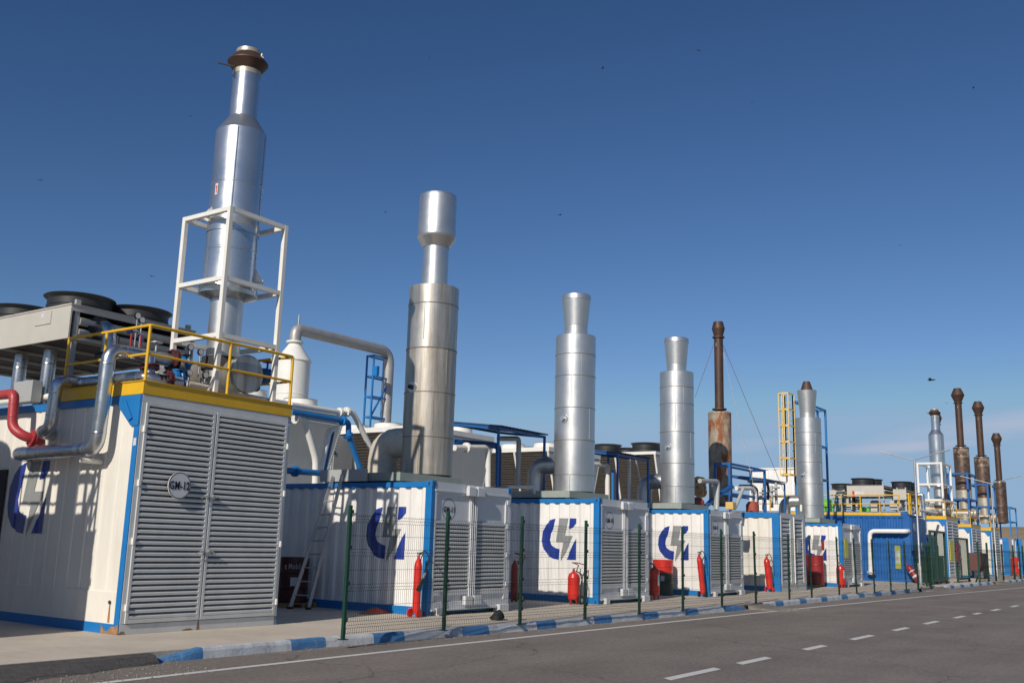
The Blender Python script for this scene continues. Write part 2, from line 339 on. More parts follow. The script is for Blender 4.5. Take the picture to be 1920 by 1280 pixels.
# asphalt feathered up against the slab where the kerb stops
def ramp(xa, xb, w, name='driveway_ramp'):
    mb = MB(); n = 40; rnd = random.Random(3+int(xa)); pr = None
    for i in range(n+1):
        x = xa+(xb-xa)*i/n; t = i/n; ww = w*(min(1, t*8, (1-t)*8) if xa > 0 else min(1, (1-t)*5))+.12*rnd.random(); y = kerb_y(x)
        row = [(x, y+.14, -.004), (x, y-.1*ww, -.03), (x, y-ww*.6, -.09), (x, y-ww, GZ+.002), (x, y-ww-.05, GZ-.02)]
        if pr:
            for m in range(4): mb.add([pr[m+1], row[m+1], row[m], pr[m]], [(0, 1, 2, 3)], 0, True)
        pr = row
    single(name, mb, ASPD if xa < 0 else ASPH, kind='structure')
ramp(-30, -7.9, 1.0); ramp(11.1, 12.7, .8); ramp(31.9, 36.7, .8); ramp(50.4, 54.2, .7)
# painted lines
ln = [(-30, -3.6)]+[(at(px, py, Z=GZ).x, at(px, py, Z=GZ).y) for px, py in ((200, 1279), (460, 1250), (800, 1213), (1060, 1186), (1300, 1161), (1500, 1140.5), (1700, 1121), (1800, 1111.5), (1920, 1101))]+[(120, -6.6), (300, -10)]
mb = MB(); pts = []
for (x0, y0), (x1, y1) in zip(ln, ln[1:]):
    for k in range(12): pts.append((x0+(x1-x0)*k/12, y0+(y1-y0)*k/12))
for (a, b), (c2, d) in zip(pts, pts[1:]): mb.poly([(a, b-.065, GZ+.004), (c2, d-.065, GZ+.004), (c2, d+.065, GZ+.004), (a, b+.065, GZ+.004)])
single('road_edge_line', mb, PAINTW, kind='structure')
mb = MB()
D0 = [((425, 478), (680, 432)), ((720, 412), (880, 385)), ((990, 352), (1115, 335)), ((1195, 310), (1312, 292)), ((1368, 272), (1457, 260)), ((1500, 244), (1580, 233)), ((1620, 219), (1685, 211)), ((1720, 204), (1778, 199)), ((1808, 190), (1852, 183)), ((1875, 173), (1917, 167))]
for a, b in D0:
    p = at(1060+a[0]/2.2326, 1060+a[1]/2.2326, Z=GZ); q = at(1060+b[0]/2.2326, 1060+b[1]/2.2326, Z=GZ)
    yy = -7.52-(max(0, p.x-10)*.015); mb.poly([(p.x, yy-.08, GZ+.004), (q.x-.12, yy-.08, GZ+.004), (q.x, yy+.08, GZ+.004), (p.x+.12, yy+.08, GZ+.004)])
x = 24
while x < 200: mb.poly([(x, -7.7-x*.01, GZ+.004), (x+1.4, -7.7-x*.01, GZ+.004), (x+1.4, -7.54-x*.01, GZ+.004), (x, -7.54-x*.01, GZ+.004)]); x += 2.8
single('road_centre_dashes', mb, PAINTW, kind='structure')
# hill on the far right
mb = MB(); nx, ny = 60, 40; rnd = random.Random(5)
def hz(x, y):
    e = max(0, min(1, (x-112)/55)); e = e*e*(3-2*e); s = .5+.5*math.sin(y*.035+1.5); return -.2+e*(8.2+1.6*math.sin(x*.05+y*.03)+1.1*math.sin(y*.11)+.5*math.sin(x*.31+y*.23))*max(0, min(1, (62-y)/25))*.6
V = [(110+i*5, -60+j*3.4, hz(110+i*5, -60+j*3.4)+rnd.uniform(-.15, .15)) for i in range(nx) for j in range(ny)]
mb.add(V, [(i*ny+j, (i+1)*ny+j, (i+1)*ny+j+1, i*ny+j+1) for i in range(nx-1) for j in range(ny-1)], 0, True)
single('hill', mb, HILL, kind='structure')

# loose stones and grit gathered along the kerb and the broken ramps
rnd = random.Random(12); mb = MB()
def stone(x, y, z, r):
    o = [(1, 0, 0), (0, 1, 0), (-1, 0, 0), (0, -1, 0), (.2, .1, 1)]; V = [(x+a*r*rnd.uniform(.6, 1.2), y+b2*r*rnd.uniform(.6, 1.2), z+c*r*rnd.uniform(.4, .9)) for a, b2, c in o]
    mb.add(V, [(0, 1, 4), (1, 2, 4), (2, 3, 4), (3, 0, 4)])
for _ in range(900): x = rnd.uniform(-8, 34); stone(x, kerb_y(x)-.04-abs(rnd.gauss(0, .12)), GZ, rnd.uniform(.006, .02))
for xa, xb, k in ((-11, -7.7, 260), (11, 12.9, 300), (31.8, 36.5, 240)):
    for _ in range(k): x = rnd.uniform(xa, xb); stone(x, kerb_y(x)-rnd.uniform(.2, 1.3), GZ+.004, rnd.uniform(.008, .025))
for _ in range(350): stone(rnd.uniform(-10, 20), rnd.uniform(-9, -2.9), GZ, rnd.uniform(.004, .011))
single('loose_gravel', mb, mat('gravel_grey', (.24, .22, .19), .9, 0, .3, 9), 'scattered grit and small stones along the kerb foot', 'gravel', kind='stuff')

# ------------------------------------------------------------------ containers
def corr(y0, y1, pitch, flat_o, slope, flat_i, depth):
    "corrugation breakpoints: (y, inset)"
    P = [(y0, 0)]; y = y0
    while y < y1:
        for dy, ins in ((flat_o, 0), (slope, depth), (flat_i, depth), (slope, 0)):
            y += dy
            if y >= y1: P.append((y1, ins if dy in (flat_o, flat_i) else 0)); return P
            P.append((y, ins))
    return P
def inset(P, y):
    for (a, i), (b, j) in zip(P, P[1:]):
        if a <= y <= b: return i+(j-i)*((y-a)/(b-a) if b > a else 0)
    return 0
def corr_wall(mb, x, P, z0, z1, mi=0, sgn=1):
    for (a, i), (b, j) in zip(P, P[1:]): mb.add([(x+sgn*i, a, z0), (x+sgn*i, a, z1), (x+sgn*j, b, z1), (x+sgn*j, b, z0)], [(0, 1, 2, 3) if sgn > 0 else (3, 2, 1, 0)], mi)
def clip(poly, k, v, keep):
    out = []
    for i in range(len(poly)):
        a, b = poly[i-1], poly[i]; ia = (a[k]-v)*keep >= 0; ib = (b[k]-v)*keep >= 0
        if ia != ib: t = (v-a[k])/(b[k]-a[k]); out.append((a[0]+(b[0]-a[0])*t, a[1]+(b[1]-a[1])*t))
        if ib: out.append(b)
    return out
LC = [(1.41, 2.22), (1.58, 2.17), (1.72, 2.04), (1.81, 1.83), (1.83, 1.60), (1.77, 1.38), (1.62, 1.21), (1.44, 1.13), (1.27, 1.11), (1.24, 1.39), (1.39, 1.42), (1.51, 1.50), (1.56, 1.63), (1.53, 1.80), (1.46, 1.93)]
LB = [[(1.28, 2.23), (.99, 2.23), (1.09, 1.76), (.82, 1.76), (1.14, 1.55), (1.13, 1.58), (1.39, 1.58)], [(1.39, 1.58), (1.13, 1.58), (1.20, 1.15), (1.185, 1.06), (.82, 1.76), (1.09, 1.76)]]
LB = [[(1.28, 2.23), (.99, 2.23), (1.09, 1.76), (.82, 1.76), (1.19, 1.06), (1.205, 1.15), (1.13, 1.58), (1.39, 1.58)]]
LI = [[(.93, 2.23), (.74, 2.23), (.74, 2.10), (.81, 1.99), (.88, 1.955), (.975, 1.945)], [(.735, 1.69), (.735, 1.12), (1.03, 1.12)]]
def logo(root, x, P, oy=0, oz=0, s=1, z0=1.06, proud=.004):
    "emblem painted on the corrugated side, following its folds"
    lg = MB()
    for polys, mi in (([LC]+LI, 0), (LB, 1)):
        for pg in polys:
            q = [((y-.735)*s+.735+oy, (z-z0)*s+z0+oz) for y, z in pg]
            for (a, i), (b, j) in zip(P, P[1:]):
                if b-a < 1e-5: continue
                c = clip(clip(q, 0, a, 1), 0, b, -1)
                if len(c) > 2: lg.poly([(x-proud+inset(P, min(max(y, a+1e-6), b-1e-6)), y, z) for y, z in c], mi)
    return part(root, 'painted_emblem', lg, [LOGOB, LOGOG])
def louvres(mb, x0, x1, y, z0, z1, pitch, out=.028, mi=0, mb_dark=1):
    n = int((z1-z0)/pitch); p = (z1-z0)/n
    mb.poly([(x0, y+.045, z0), (x1, y+.045, z0), (x1, y+.045, z1), (x0, y+.045, z1)], mb_dark)
    for i in range(n):
        z = z0+i*p; q = [(y-out+.006, z+p*.04), (y-out, z+p*.10), (y-out-.002, z+p*.50), (y-out+.008, z+p*.62), (y+.03, z+p*.92), (y+.03, z+p*.84)]
        mb.add([(x, a, b) for a, b in q for x in (x0, x1)], [(2*j, 2*j+1, (2*j+3) % 12, (2*j+2) % 12) for j in range(6)], mi)
    return mb
STD = corr(.14, 12.1, .33, .12, .055, .10, .036)

def side_std(root, x, W, H, L, wallm=W_, blue=BLUE, P=STD, oy=0):
    w = MB(); corr_wall(w, x+.02, P, .17, H-.13); corr_wall(w, x+W-.02, P, .17, H-.13, 0, -1)
    w.poly([(x, L, .1), (x, L, H-.05), (x+W, L, H-.05), (x+W, L, .1)]); part(root, 'side_wall', w, wallm)
    r = MB(); r.poly([(x+.05, .05, H-.035), (x+W-.05, .05, H-.035), (x+W-.05, L, H-.035), (x+.05, L, H-.035)]); part(root, 'roof', r, GREYM)
    t = MB()
    for xx in (x, x+W-.07): t.box(xx, xx+.07, .17, L, H-.13, H-.02)
    for (a, i), (b, j) in zip(P, P[1:]):
        if i > .02 or j > .02: t.poly([(x+.012, a, H-.13), (x+.012, b, H-.13), (x+.012, b, H-.13-(.02 if j > .02 else 0)), (x+.012, a, H-.13-(.02 if i > .02 else 0))][::-1], 0)
    part(root, 'top_rail', t, blue)
    b = MB()
    for xx in (x, x+W-.07): b.box(xx, xx+.07, .17, L, .0, .17)
    b.box(x+.07, x+W-.07, .2, L-.1, .02, .1); part(root, 'bottom_rail', b, blue)
def corner(root, x, W, H, blue=BLUE, right=None):
    c = MB(); c.box(x-.004, x+.11, -.0, .17, .12, H-.12); c.box(x-.012, x+.13, -.012, .18, H-.12, H+.005); c.box(x-.012, x+.13, -.012, .18, 0, .12)
    for z in (H-.06, .06):
        c.box(x-.015, x-.011, .05, .10, z-.035, z+.03, 1); c.box(x+.04, x+.08, -.015, -.011, z-.035, z+.03, 1)
    bevel(part(root, 'corner_post', c, [blue, DARK]), .006)
    c = MB(); c.box(x+W-.11, x+W+.004, 0, .17, .12, H-.12); c.box(x+W-.13, x+W+.012, -.012, .18, H-.12, H+.005, 2); c.box(x+W-.13, x+W+.012, -.012, .18, 0, .12)
    c.box(x+W-.08, x+W-.04, -.015, -.011, H-.1, H-.04, 1)
    bevel(part(root, 'corner_post', c, [right or GDOOR, DARK, blue]), .006)

def std_container(x, num, label, H=2.777, W=2.93, L=12.2, emblem=True, extra=None, dz=0):
    root = thing('generator_container', (x, 0, dz), label, 'generator container', 'generator containers in a row')
    side_std(root, x, W, H, L); corner(root, x, W, H)
    if emblem: logo(root, x+.02, STD)
    f = MB()   # door end frame
    f.box(x+.11, x+W-.11, .0, .12, H-.2, H-.01); f.box(x+.11, x+W-.11, -.018, .0, H-.205, H-.175); f.box(x+.11, x+W-.11, .0, .12, .12, .24)
    f.box(x+.11, x+W-.11, -.03, .0, .09, .13); bevel(part(root, 'door_frame', f, GDOOR), .005)
    f = MB()
    for a in (x+.62*W/2.93*2.1, x+.62*W/2.93*2.1+.02): pass
    for k, (a, b) in enumerate(((x+.13, x+W/2-.035), (x+W/2+.035, x+W-.13))):
        d = MB(); y = .035
        d.poly([(a, y, 1.95), (b, y, 1.95), (b, y, 2.56), (a, y, 2.56)]); d.poly([(a, y, .24), (b, y, .24), (b, y, .46), (a, y, .46)])
        for xa, xb in ((a, a+.06), (b-.07, b)): d.box(xa, xb, y-.035, y+.03, .24, 2.58)
        for za, zb in ((2.50, 2.575), (1.885, 1.955), (.40, .46), (.24, .27)): d.box(a+.06, b-.07, y-.034, y+.03, za, zb)
        dr = part(root, 'door', d, GDOOR); bevel(dr, .006)
        lv = louvres(MB(), a+.06, b-.07, .03, .46, 1.885, .082); part(dr, 'louvre_panel', lv, [GLOUV, DARK])
        if k: 
            h = MB()
            for z in (.55, 1.2, 1.85, 2.4): h.box(b-.02, b+.06, -.02, .01, z, z+.1)
            part(dr, 'hinge', h, GDOOR)
    xm = x+W/2
    lk = MB()
    for xx in (xm-.10, xm-.045, xm+.045, xm+.10): lk.tube([(xx, -.03, .2), (xx, -.03, 2.7)], .014, 8)
    part(root, 'lock_rod', lk, GDOOR)
    for z0, z1 in ((2.52, 2.71), (.19, .38)):
        for xa in (xm-.3, xm+.02):
            b = MB(); b.box(xa, xa+.27, -.11, -.02, z0, z1); bevel(part(root, 'lock_cover', b, GDOOR), .01)
            if z0 > 1:
                b = MB()
                for q in range(5): b.box(xa+.02+q*.05, xa+.045+q*.05, -.10, -.03, z1, z1+.03)
                part(root, 'lock_tab', b, GDOOR)
    b = MB(); b.box(x+.28, x+.46, -.1, .1, .0, .15); b.box(x+W-.46, x+W-.1, -.09, .1, .0, .16); bevel(part(root, 'twistlock_foot', b, GDOOR), .01)
    if num:
        p = MB(); cx = x+.64; cz = 2.2; n = 28
        for rr in (.232,):
            A = [(cx+rr*math.cos(2*math.pi*i/n), .0315, cz+rr*math.sin(2*math.pi*i/n)) for i in range(n)]
            B = [(cx+(rr-.012)*math.cos(2*math.pi*i/n), .0315, cz+(rr-.012)*math.sin(2*math.pi*i/n)) for i in range(n)]
            p.add(A+B, [(i, (i+1) % n, n+(i+1) % n, n+i) for i in range(n)], 0)
        merge(p, text_mb(num, (cx, .030, cz), .155, .001, .004, .86, fit=(.38, .125))); part(root, 'number_mark', p, TXT)
    if extra: extra(root)
    return root

LX = {11: 0.0, 10: 7.07, 9: 14.21, 7: 28.62}
std_container(0.0, 'GM-11', 'white container marked GM-11, next right of the large louvred one', dz=0)
std_container(7.07, 'GM-10', 'white container marked GM-10 behind the red wheeled extinguisher with a handle')
std_container(14.21, 'GM-9', 'white container marked GM-9, between GM-10 and the plain one without emblem')
def ext7(root):
    m = MB(); p = 28.62; a = at(1539.5, 1013, X=p); b = at(1545.5, 1031, X=p); m.poly([(p+.012, a.y, b.z), (p+.012, a.y, a.z), (p+.012, b.y, a.z), (p+.012, b.y, b.z)]); part(root, 'red_sticker', m, DRED)
std_container(28.62, None, 'white container with emblem and red sticker beside the blue container', extra=ext7)

# GM-8: same row, no emblem, dark wide louvres
def gm8():
    x, W, H, L = 20.75, 3.0, 2.93, 12.2
    root = thing('generator_container', (x, 0, 0), 'white container without emblem, blue edge frame and dark wide-slotted louvre doors', 'generator container', 'generator containers in a row')
    P = corr(.25, 12.1, .42, .12, .09, .12, .045)
    side_std(root, x, W, H, L, CREAM, P=P)
    c = MB(); c.box(x-.01, x+.1, -.0, .28, 0, H+.01); c.box(x+W-.1, x+W, 0, .2, 0, H); bevel(part(root, 'corner_post', c, BLUE), .006)
    c = MB(); c.box(x-.012, x+.1, .28, 2.4, H-.19, H+.012); part(root, 'edge_board', c, BLUE)
    f = MB(); f.box(x+.1, x+W-.1, 0, .1, H-.1, H); f.box(x+.1, x+W-.1, 0, .1, 0, .22); part(root, 'door_frame', f, GLOUV)
    for a, b in ((x+.12, x+W/2-.05), (x+W/2+.05, x+W-.12)):
        d = MB()
        for xa, xb in ((a, a+.12), (b-.28, b)): d.box(xa, xb, -.02, .06, .22, H-.1)
        for za, zb in ((.22, .3), (H-.2, H-.1)): d.box(a+.12, b-.28, -.02, .06, za, zb)
        dr = part(root, 'door', d, GLOUV)
        part(dr, 'louvre_panel', louvres(MB(), a+.12, b-.28, .02, .3, H-.2, .155, .02), [GLOUV, DARK])
    n = MB(); n.box(x+1.85, x+2.3, -.035, -.025, 1.45, 1.95); part(root, 'notice_plate', n, PLATE)
    h = MB(); h.tube([(x+W/2, -.05, .3), (x+W/2, -.05, 2.8)], .025, 8); part(root, 'lock_rod', h, FRW)
gm8()

# ---- the tall louvred engine containers with yellow decks
def rail_run(mb, pts, z0, zt, zm, r=.028, posts=None):
    mb.tube([(x, y, zt) for x, y in pts], r, 8, .05); mb.tube([(x, y, zm) for x, y in pts], r*.85, 8, .05)
    for x, y in (posts or pts): mb.tube([(x, y, z0), (x, y, zt)], r, 8)
def tall_container(x, W, y0, H, L, label, num=None, emblem=False, deckL=2.35, pitch=.086, slots=True, hdoor=False, lean=0):
    root = thing('engine_container', (x, y0, 0), label, 'generator container', 'tall louvred engine containers')
    P = corr(y0+.14, y0+L-.05, .36, .26, .02, .06, .016); Pc = [(a, b) for a, b in P]
    w = MB(); corr_wall(w, x+.012, P, .14, H-.12); corr_wall(w, x+W-.012, P, .14, H-.12, 0, -1)
    w.poly([(x, y0+L, 0), (x, y0+L, H), (x+W, y0+L, H), (x+W, y0+L, 0)])
    w.box(x-.004, x+.02, y0+.14, y0+L*.96, .14, .62)
    part(root, 'side_wall', w, CREAM)
    r = MB(); r.poly([(x, y0, H), (x+W, y0, H), (x+W, y0+L, H), (x, y0+L, H)]); part(root, 'roof', r, GREYM)
    t = MB(); t.box(x-.012, x+.06, y0+.002, y0+L, H-.13, H-.005); t.box(x+W-.06, x+W+.012, y0, y0+L, H-.13, H-.005); part(root, 'top_rail', t, BLUE)
    t = MB(); t.box(x-.012, x+.06, y0+.002, y0+L, 0, .15); t.box(x+W-.06, x+W+.012, y0, y0+L, 0, .15); part(root, 'bottom_rail', t, BLUE)
    t = MB(); t.box(x-.014, x+.05, y0+.004, y0+.13, .15, H-.13); part(root, 'corner_post', t, BLUE)
    t = MB(); z = H-.005; yy = y0+.02; e_ = 1 if num else .72   # lifting bracket plate
    t.prism([(x-.03, yy, z), (x-.03, yy+.62*e_, z), (x-.03, yy+.60*e_, z-.15*e_), (x-.03, yy+.19*e_, z-.50*e_), (x-.03, yy, z-.50*e_)], (.02, 0, 0))
    t.prism([(x-.06, yy+.36, z-.08), (x-.06, yy+.44, z-.08), (x-.06, yy+.22, z-.42), (x-.06, yy+.14, z-.38)], (.03, 0, 0)); bevel(part(root, 'lifting_bracket', t, BLUE), .008)
    if num:
        e = MB(); e.tube([(x-.02, y0+.28, .47), (x-.03, y0+.28, .47)], .028, 12); part(root, 'drain_hole', e, DARK)
        # rust run below the drain
        e = MB(); e.poly([(x-.0155, y0+.255, .17), (x-.0155, y0+.3, .17), (x-.0155, y0+.29, .44), (x-.0155, y0+.272, .44)][::-1]); part(root, 'rust_stain', e, mat('rust_stain', (.42, .19, .05), .8, 0, .3, 9))
        e = MB(); rn = random.Random(2)
        pts = [(x-.0165, y0+.0+i*.09, .152*(1 if i in (0, 5) else rn.uniform(.25, .8))) for i in range(6)]
        for (a1, b1, c1), (a2, b2, c2) in zip(pts, pts[1:]): e.poly([(a1, b1, .003), (a1, b1, c1), (a2, b2, c2), (a2, b2, .003)])
        for xx, ww, hh in ((x+W*.463, .03, .15), (x+W*.40, .12, .035), (x+.05, .07, .05)): e.poly([(xx-ww, y0-.003, .002), (xx+ww, y0-.003, .002), (xx+ww*.4, y0-.003, hh), (xx-ww*.3, y0-.003, hh*.9)])
        part(root, 'base_rust', e, mat('rust_wash', (.30, .17, .08), .85, 0, .35, 12))
        e = MB(); e.box(x-.02, x-.015, y0+.03, y0+.1, H-.82, H-.7); part(root, 'small_sticker', e, PLATE)
    if emblem: logo(root, x+.008, P, oy=2.77-.735, oz=1.405-1.06, s=1.105, proud=.006)
    f = MB(); f.box(x+.002, x+W-.002, y0, y0+.08, 0, .15); f.box(x+.002, x+W-.002, y0, y0+.08, H-.12, H); f.box(x+.002, x+.07, y0, y0+.08, .15, H-.12); f.box(x+W-.07, x+W-.002, y0, y0+.08, .15, H-.12)
    bevel(part(root, 'door_frame', f, GLOUV), .005)
    xm = x+W*.463
    for a, b in ((x+.075, xm-.01), (xm+.01, x+W-.075)):
        d = MB()
        for xa, xb in ((a, a+.055), (b-.055, b)): d.box(xa, xb, y0-.025, y0+.05, .16, H-.125)
        for za, zb in ((.16, .22), (H-.18, H-.125)): d.box(a+.055, b-.055, y0-.025, y0+.05, za, zb)
        dr = part(root, 'door', d, GLOUV); bevel(dr, .006)
        part(dr, 'louvre_panel', louvres(MB(), a+.055, b-.055, y0+.01, .22, H-.18, pitch, .034), [GLOUV, DARK])
        if num:
            xh = a-.02 if a < xm-.5 else b
            for z in (.35, 1.35, 2.25, 3.1):
                h = MB(); h.box(xh, xh+.03, y0-.05, y0-.002, z, z+.1); part(dr, 'hinge', h, FRW)
            for z in (1.25, 2.15):
                h = MB(); s = -1 if a < xm-.5 else 1
                h.tube([(xm+s*.02, y0-.06, z), (xm+s*.13, y0-.07, z)], .012, 6); h.tube([(xm+s*.1, y0-.07, z+.02), (xm+s*.2, y0-.06, z-.03)], .008, 6); h.box(xm+s*.05, xm+s*.07, y0-.07, y0-.02, z-.04, z+.04)
                part(dr, 'latch', h, GALV)
    if num:
        cx, cz = -6.14, 2.30; p = MB(); p.lathe([(.0001, .016), (.218, .016), (.218, 0)], (cx, y0-.065, cz), 36, (0, -1, 0)); p.lathe([(.20, .0175), (.212, .0175)], (cx, y0-.065, cz), 36, (0, -1, 0), 1)
        merge(p, text_mb(num, (cx, y0-.085, cz), .165, .002, .0045, .88, fit=(.385, .135)), 1); part(root, 'number_plate', p, [PLATE, TXT])
    # yellow deck on top
    dk = MB(); zt = H+.21
    dk.box(x-.01, x+W+.01, y0-.01, y0+.05, H+.005, zt); dk.box(x-.01, x+.05, y0+.05, y0+deckL, H+.005, zt); dk.box(x+W-.05, x+W+.01, y0+.05, y0+deckL, H+.005, zt)
    dk.box(x-.03, x+W+.03, y0-.03, y0+.0, zt, zt+.012); dk.box(x-.03, x+.05, y0, y0+deckL, zt, zt+.012)
    de = part(root, 'deck_beam', dk, YEL)
    dk = MB(); dk.poly([(x+.05, y0+.05, zt-.03), (x+W-.05, y0+.05, zt-.03), (x+W-.05, y0+deckL, zt-.03), (x+.05, y0+deckL, zt-.03)]); part(root, 'deck_floor', dk, GREYM)
    rl = MB(); e = .03
    pts = [(x+e, y0+deckL), (x+e, y0+e), (x+W-e, y0+e), (x+W-e, y0+deckL)]
    rail_run(rl, pts, H+.0, H+1.13, H+.66, .027, pts+[(x+W*.53, y0+e), (x+e, y0+deckL*.52)])
    part(root, 'guard_rail', rl, YEL)
    return root
GA = tall_container(-6.93, 3.14, .32, 3.70, 12.2, 'tall cream engine container marked GM-12, large louvre doors, yellow deck, nearest the camera', 'GM-12', True)

def steel_frame(name, x0, x1, y0, y1, zs, w, m, label, cat, extra=None):
    root = thing(name, (x0, y0, zs[0]), label, cat)
    for xx in (x0, x1):
        for yy in (y0, y1):
            p = MB(); p.box(xx-w/2, xx+w/2, yy-w/2, yy+w/2, zs[0], zs[-1]+w/2); bevel(part(root, 'post', p, m), .006)
    for z in zs[1:]:
        p = MB(); h = w/2-.003
        for yy in (y0, y1): p.box(x0+w/2, x1-w/2, yy-h, yy+h, z-h, z+h)
        for xx in (x0, x1): p.box(xx-h, xx+h, y0+w/2, y1-w/2, z-h, z+h)
        part(root, 'cross_beam', p, m)
    return root

def zl(f, P): return [(r, f(h)) for r, h in P]
def jen_stack(x, y, z0, label, k=1.0, dz=0, m=ALUN, frame=True, n=48, flap=True, drum=True):
    "tall slender stack: horizontal drum, pipe, wide silencer, neck, rusty rain cap"
    root = thing('exhaust_stack', (x, y, z0), label, 'exhaust stack', 'exhaust stacks')
    zz = (lambda z: z-dz*max(0, min(1, (z-6.2)/2.6))); r = .475*k; sm = .302*k; b = MB()
    b.lathe(zl(zz, [(sm*.98, 4.3), (sm*.98, 5.78)]), (x, y, 0), n); part(root, 'lower_pipe', b, ALU if m is ALUN else m)
    b = MB(); b.lathe(zl(zz, [(sm, 5.76), (r+.05, 5.84), (r+.06, 5.92), (r+.035, 6.06), (r, 6.08), (r, 6.7), (r+.005, 6.71), (r+.005, 6.74), (r, 6.75), (r, 7.1)]), (x, y, 0), n)
    b.lathe(zl(zz, [(r+.012, 7.1), (r+.012, 7.13)]), (x, y, 0), n)
    b.lathe(zl(zz, [(r, 7.13), (r, 8.15), (r+.006, 8.16), (r+.006, 8.19), (r, 8.2), (r, 9.3), (.263*k, 9.63)]), (x, y, 0), n)
    for ang in (1.2, 3.9, 5.2):  # standing seams
        cx, cy = x+math.cos(ang)*r, y+math.sin(ang)*r; b.box(cx-.009, cx+.009, cy-.009, cy+.009, 6.1, zz(9.28))
    part(root, 'silencer', b, m)
    b = MB(); b.lathe(zl(zz, [(.258*k, 9.6), (.258*k, 10.55)]), (x, y, 0), n); part(root, 'neck', b, m)
    b = MB(); b.lathe(zl(zz, [(.262*k, 10.5), (.262*k, 10.66)]), (x, y, 0), n); b.lathe(zl(zz, [(.235*k, 10.9), (.235*k, 11.03), (.22*k, 11.03), (.22*k, 10.5)]), (x, y, 0), n, mi=0); part(root, 'top_collar', b, TAN)
    b = MB(); b.lathe(zl(zz, [(.265*k, 10.60), (.385*k, 10.76), (.385*k, 10.78), (.245*k, 10.95), (.24*k, 10.95)]), (x, y, 0), n); part(root, 'rain_skirt', b, RUSTB)
    if flap:
        q = MB(); a = Vector((x, y, zz(10.66))); lf = Vector((-.576, .817, 0)); q.tube([a+lf*.22*k+Vector((-.15, -.12, -.04)), a+lf*.56*k+Vector((-.05, -.04, .09))], .018, 8); q.tube([a+lf*.2*k+Vector((-.17, -.14, -.28)), a+lf*.21*k+Vector((-.17, -.14, 0))], .011, 6); part(root, 'flap_lever', q, DARK)
        q = MB(); cc = Vector((x+.10*k, y-.27*k, zz(10.90))); q.lathe([(.03, 0), (.06, 0), (.06, .02), (.03, .02), (.03, 0)], cc, 18, (.5, -.8, 0)); q.box(cc.x-.012, cc.x+.012, cc.y-.02, cc.y, cc.z-.16, cc.z-.04); part(root, 'lifting_lug', q, WTXT)
    if drum:
        d = MB(); zc = 4.37; rr = .335
        d.lathe([(.0001, -.62), (rr, -.60), (rr+.012, -.60), (rr+.012, -.55), (rr, -.54), (rr, .9), (rr-.06, 1.05), (rr-.06, 1.3), (rr, 1.32), (rr, 1.9), (.0001, 1.92)], (x+.12, y, zc), 40, (0, 1, 0))
        part(root, 'heat_exchanger_drum', d, ALUD)
        d = MB(); d.lathe([(.36*k, 4.45), (.36*k, 4.68)], (x, y, 0), 32); part(root, 'burnt_collar', d, DARK)
    return root
S12 = jen_stack(-4.87, 1.06, 3.9, 'tall bright stack in white cage above container GM-12', dz=.28)
m = MB(); p = at(416, 352, Y=.62); m.box(p.x-.03, p.x+.03, .655, .66, p.z-.1, p.z+.1)
pp = thing('x', (0, 0, 0), None, None); bpy.data.objects.remove(pp)
def sticker(root, x, y, r, ang, z, s=1):
    c = Vector((x+math.cos(ang)*r, y+math.sin(ang)*r, z)); t = Vector((-math.sin(ang), math.cos(ang), 0)); o = Vector((math.cos(ang), math.sin(ang), 0))
    q = MB()
    def P(a, b, e): return c+t*a*s+Vector((0, 0, b*s))+o*e
    q.poly([P(-.035, -.11, .008), P(.035, -.11, .008), P(.035, .11, .008), P(-.035, .11, .008)], 0)
    q.poly([P(-.01, -.08, .010), P(.01, -.08, .010), P(.01, .03, .010), P(-.01, .03, .010)], 1); q.poly([P(-.026, .03, .010), P(.026, .03, .010), P(0, .085, .010)], 1)
    part(root, 'arrow_sticker', q, [PLATE, RED])
sticker(S12, -4.87, 1.06, .475, math.atan2(-13.4-1.06, -16.3+4.87)-.85, 7.78)
# fins on the silencer
q = MB()
for z, a0 in ((7.22, 2.6), (6.15, 5.3)):
    for da in (0, .35):
        a = a0+da; d = Vector((math.cos(a), math.sin(a), 0)); t = Vector((-d.y, d.x, 0)); c = Vector((-4.87, 1.06, z))
        q.prism([c+d*.46, c+d*.64, c+d*.46+Vector((0, 0, .26))], t*.012)
part(S12, 'support_fin', q, FRW)
fr = steel_frame('stack_cage', -5.47, -4.17, .43, 1.70, [3.90, 4.95, 5.98, 7.26], .085, FRW, 'white square steel cage around the tall bright stack on GM-12', 'steel frame')
q = MB(); q.beam((-5.47, .44, 4.32), (-5.6, .44, 3.93), .03); part(fr, 'brace', q, FRW)

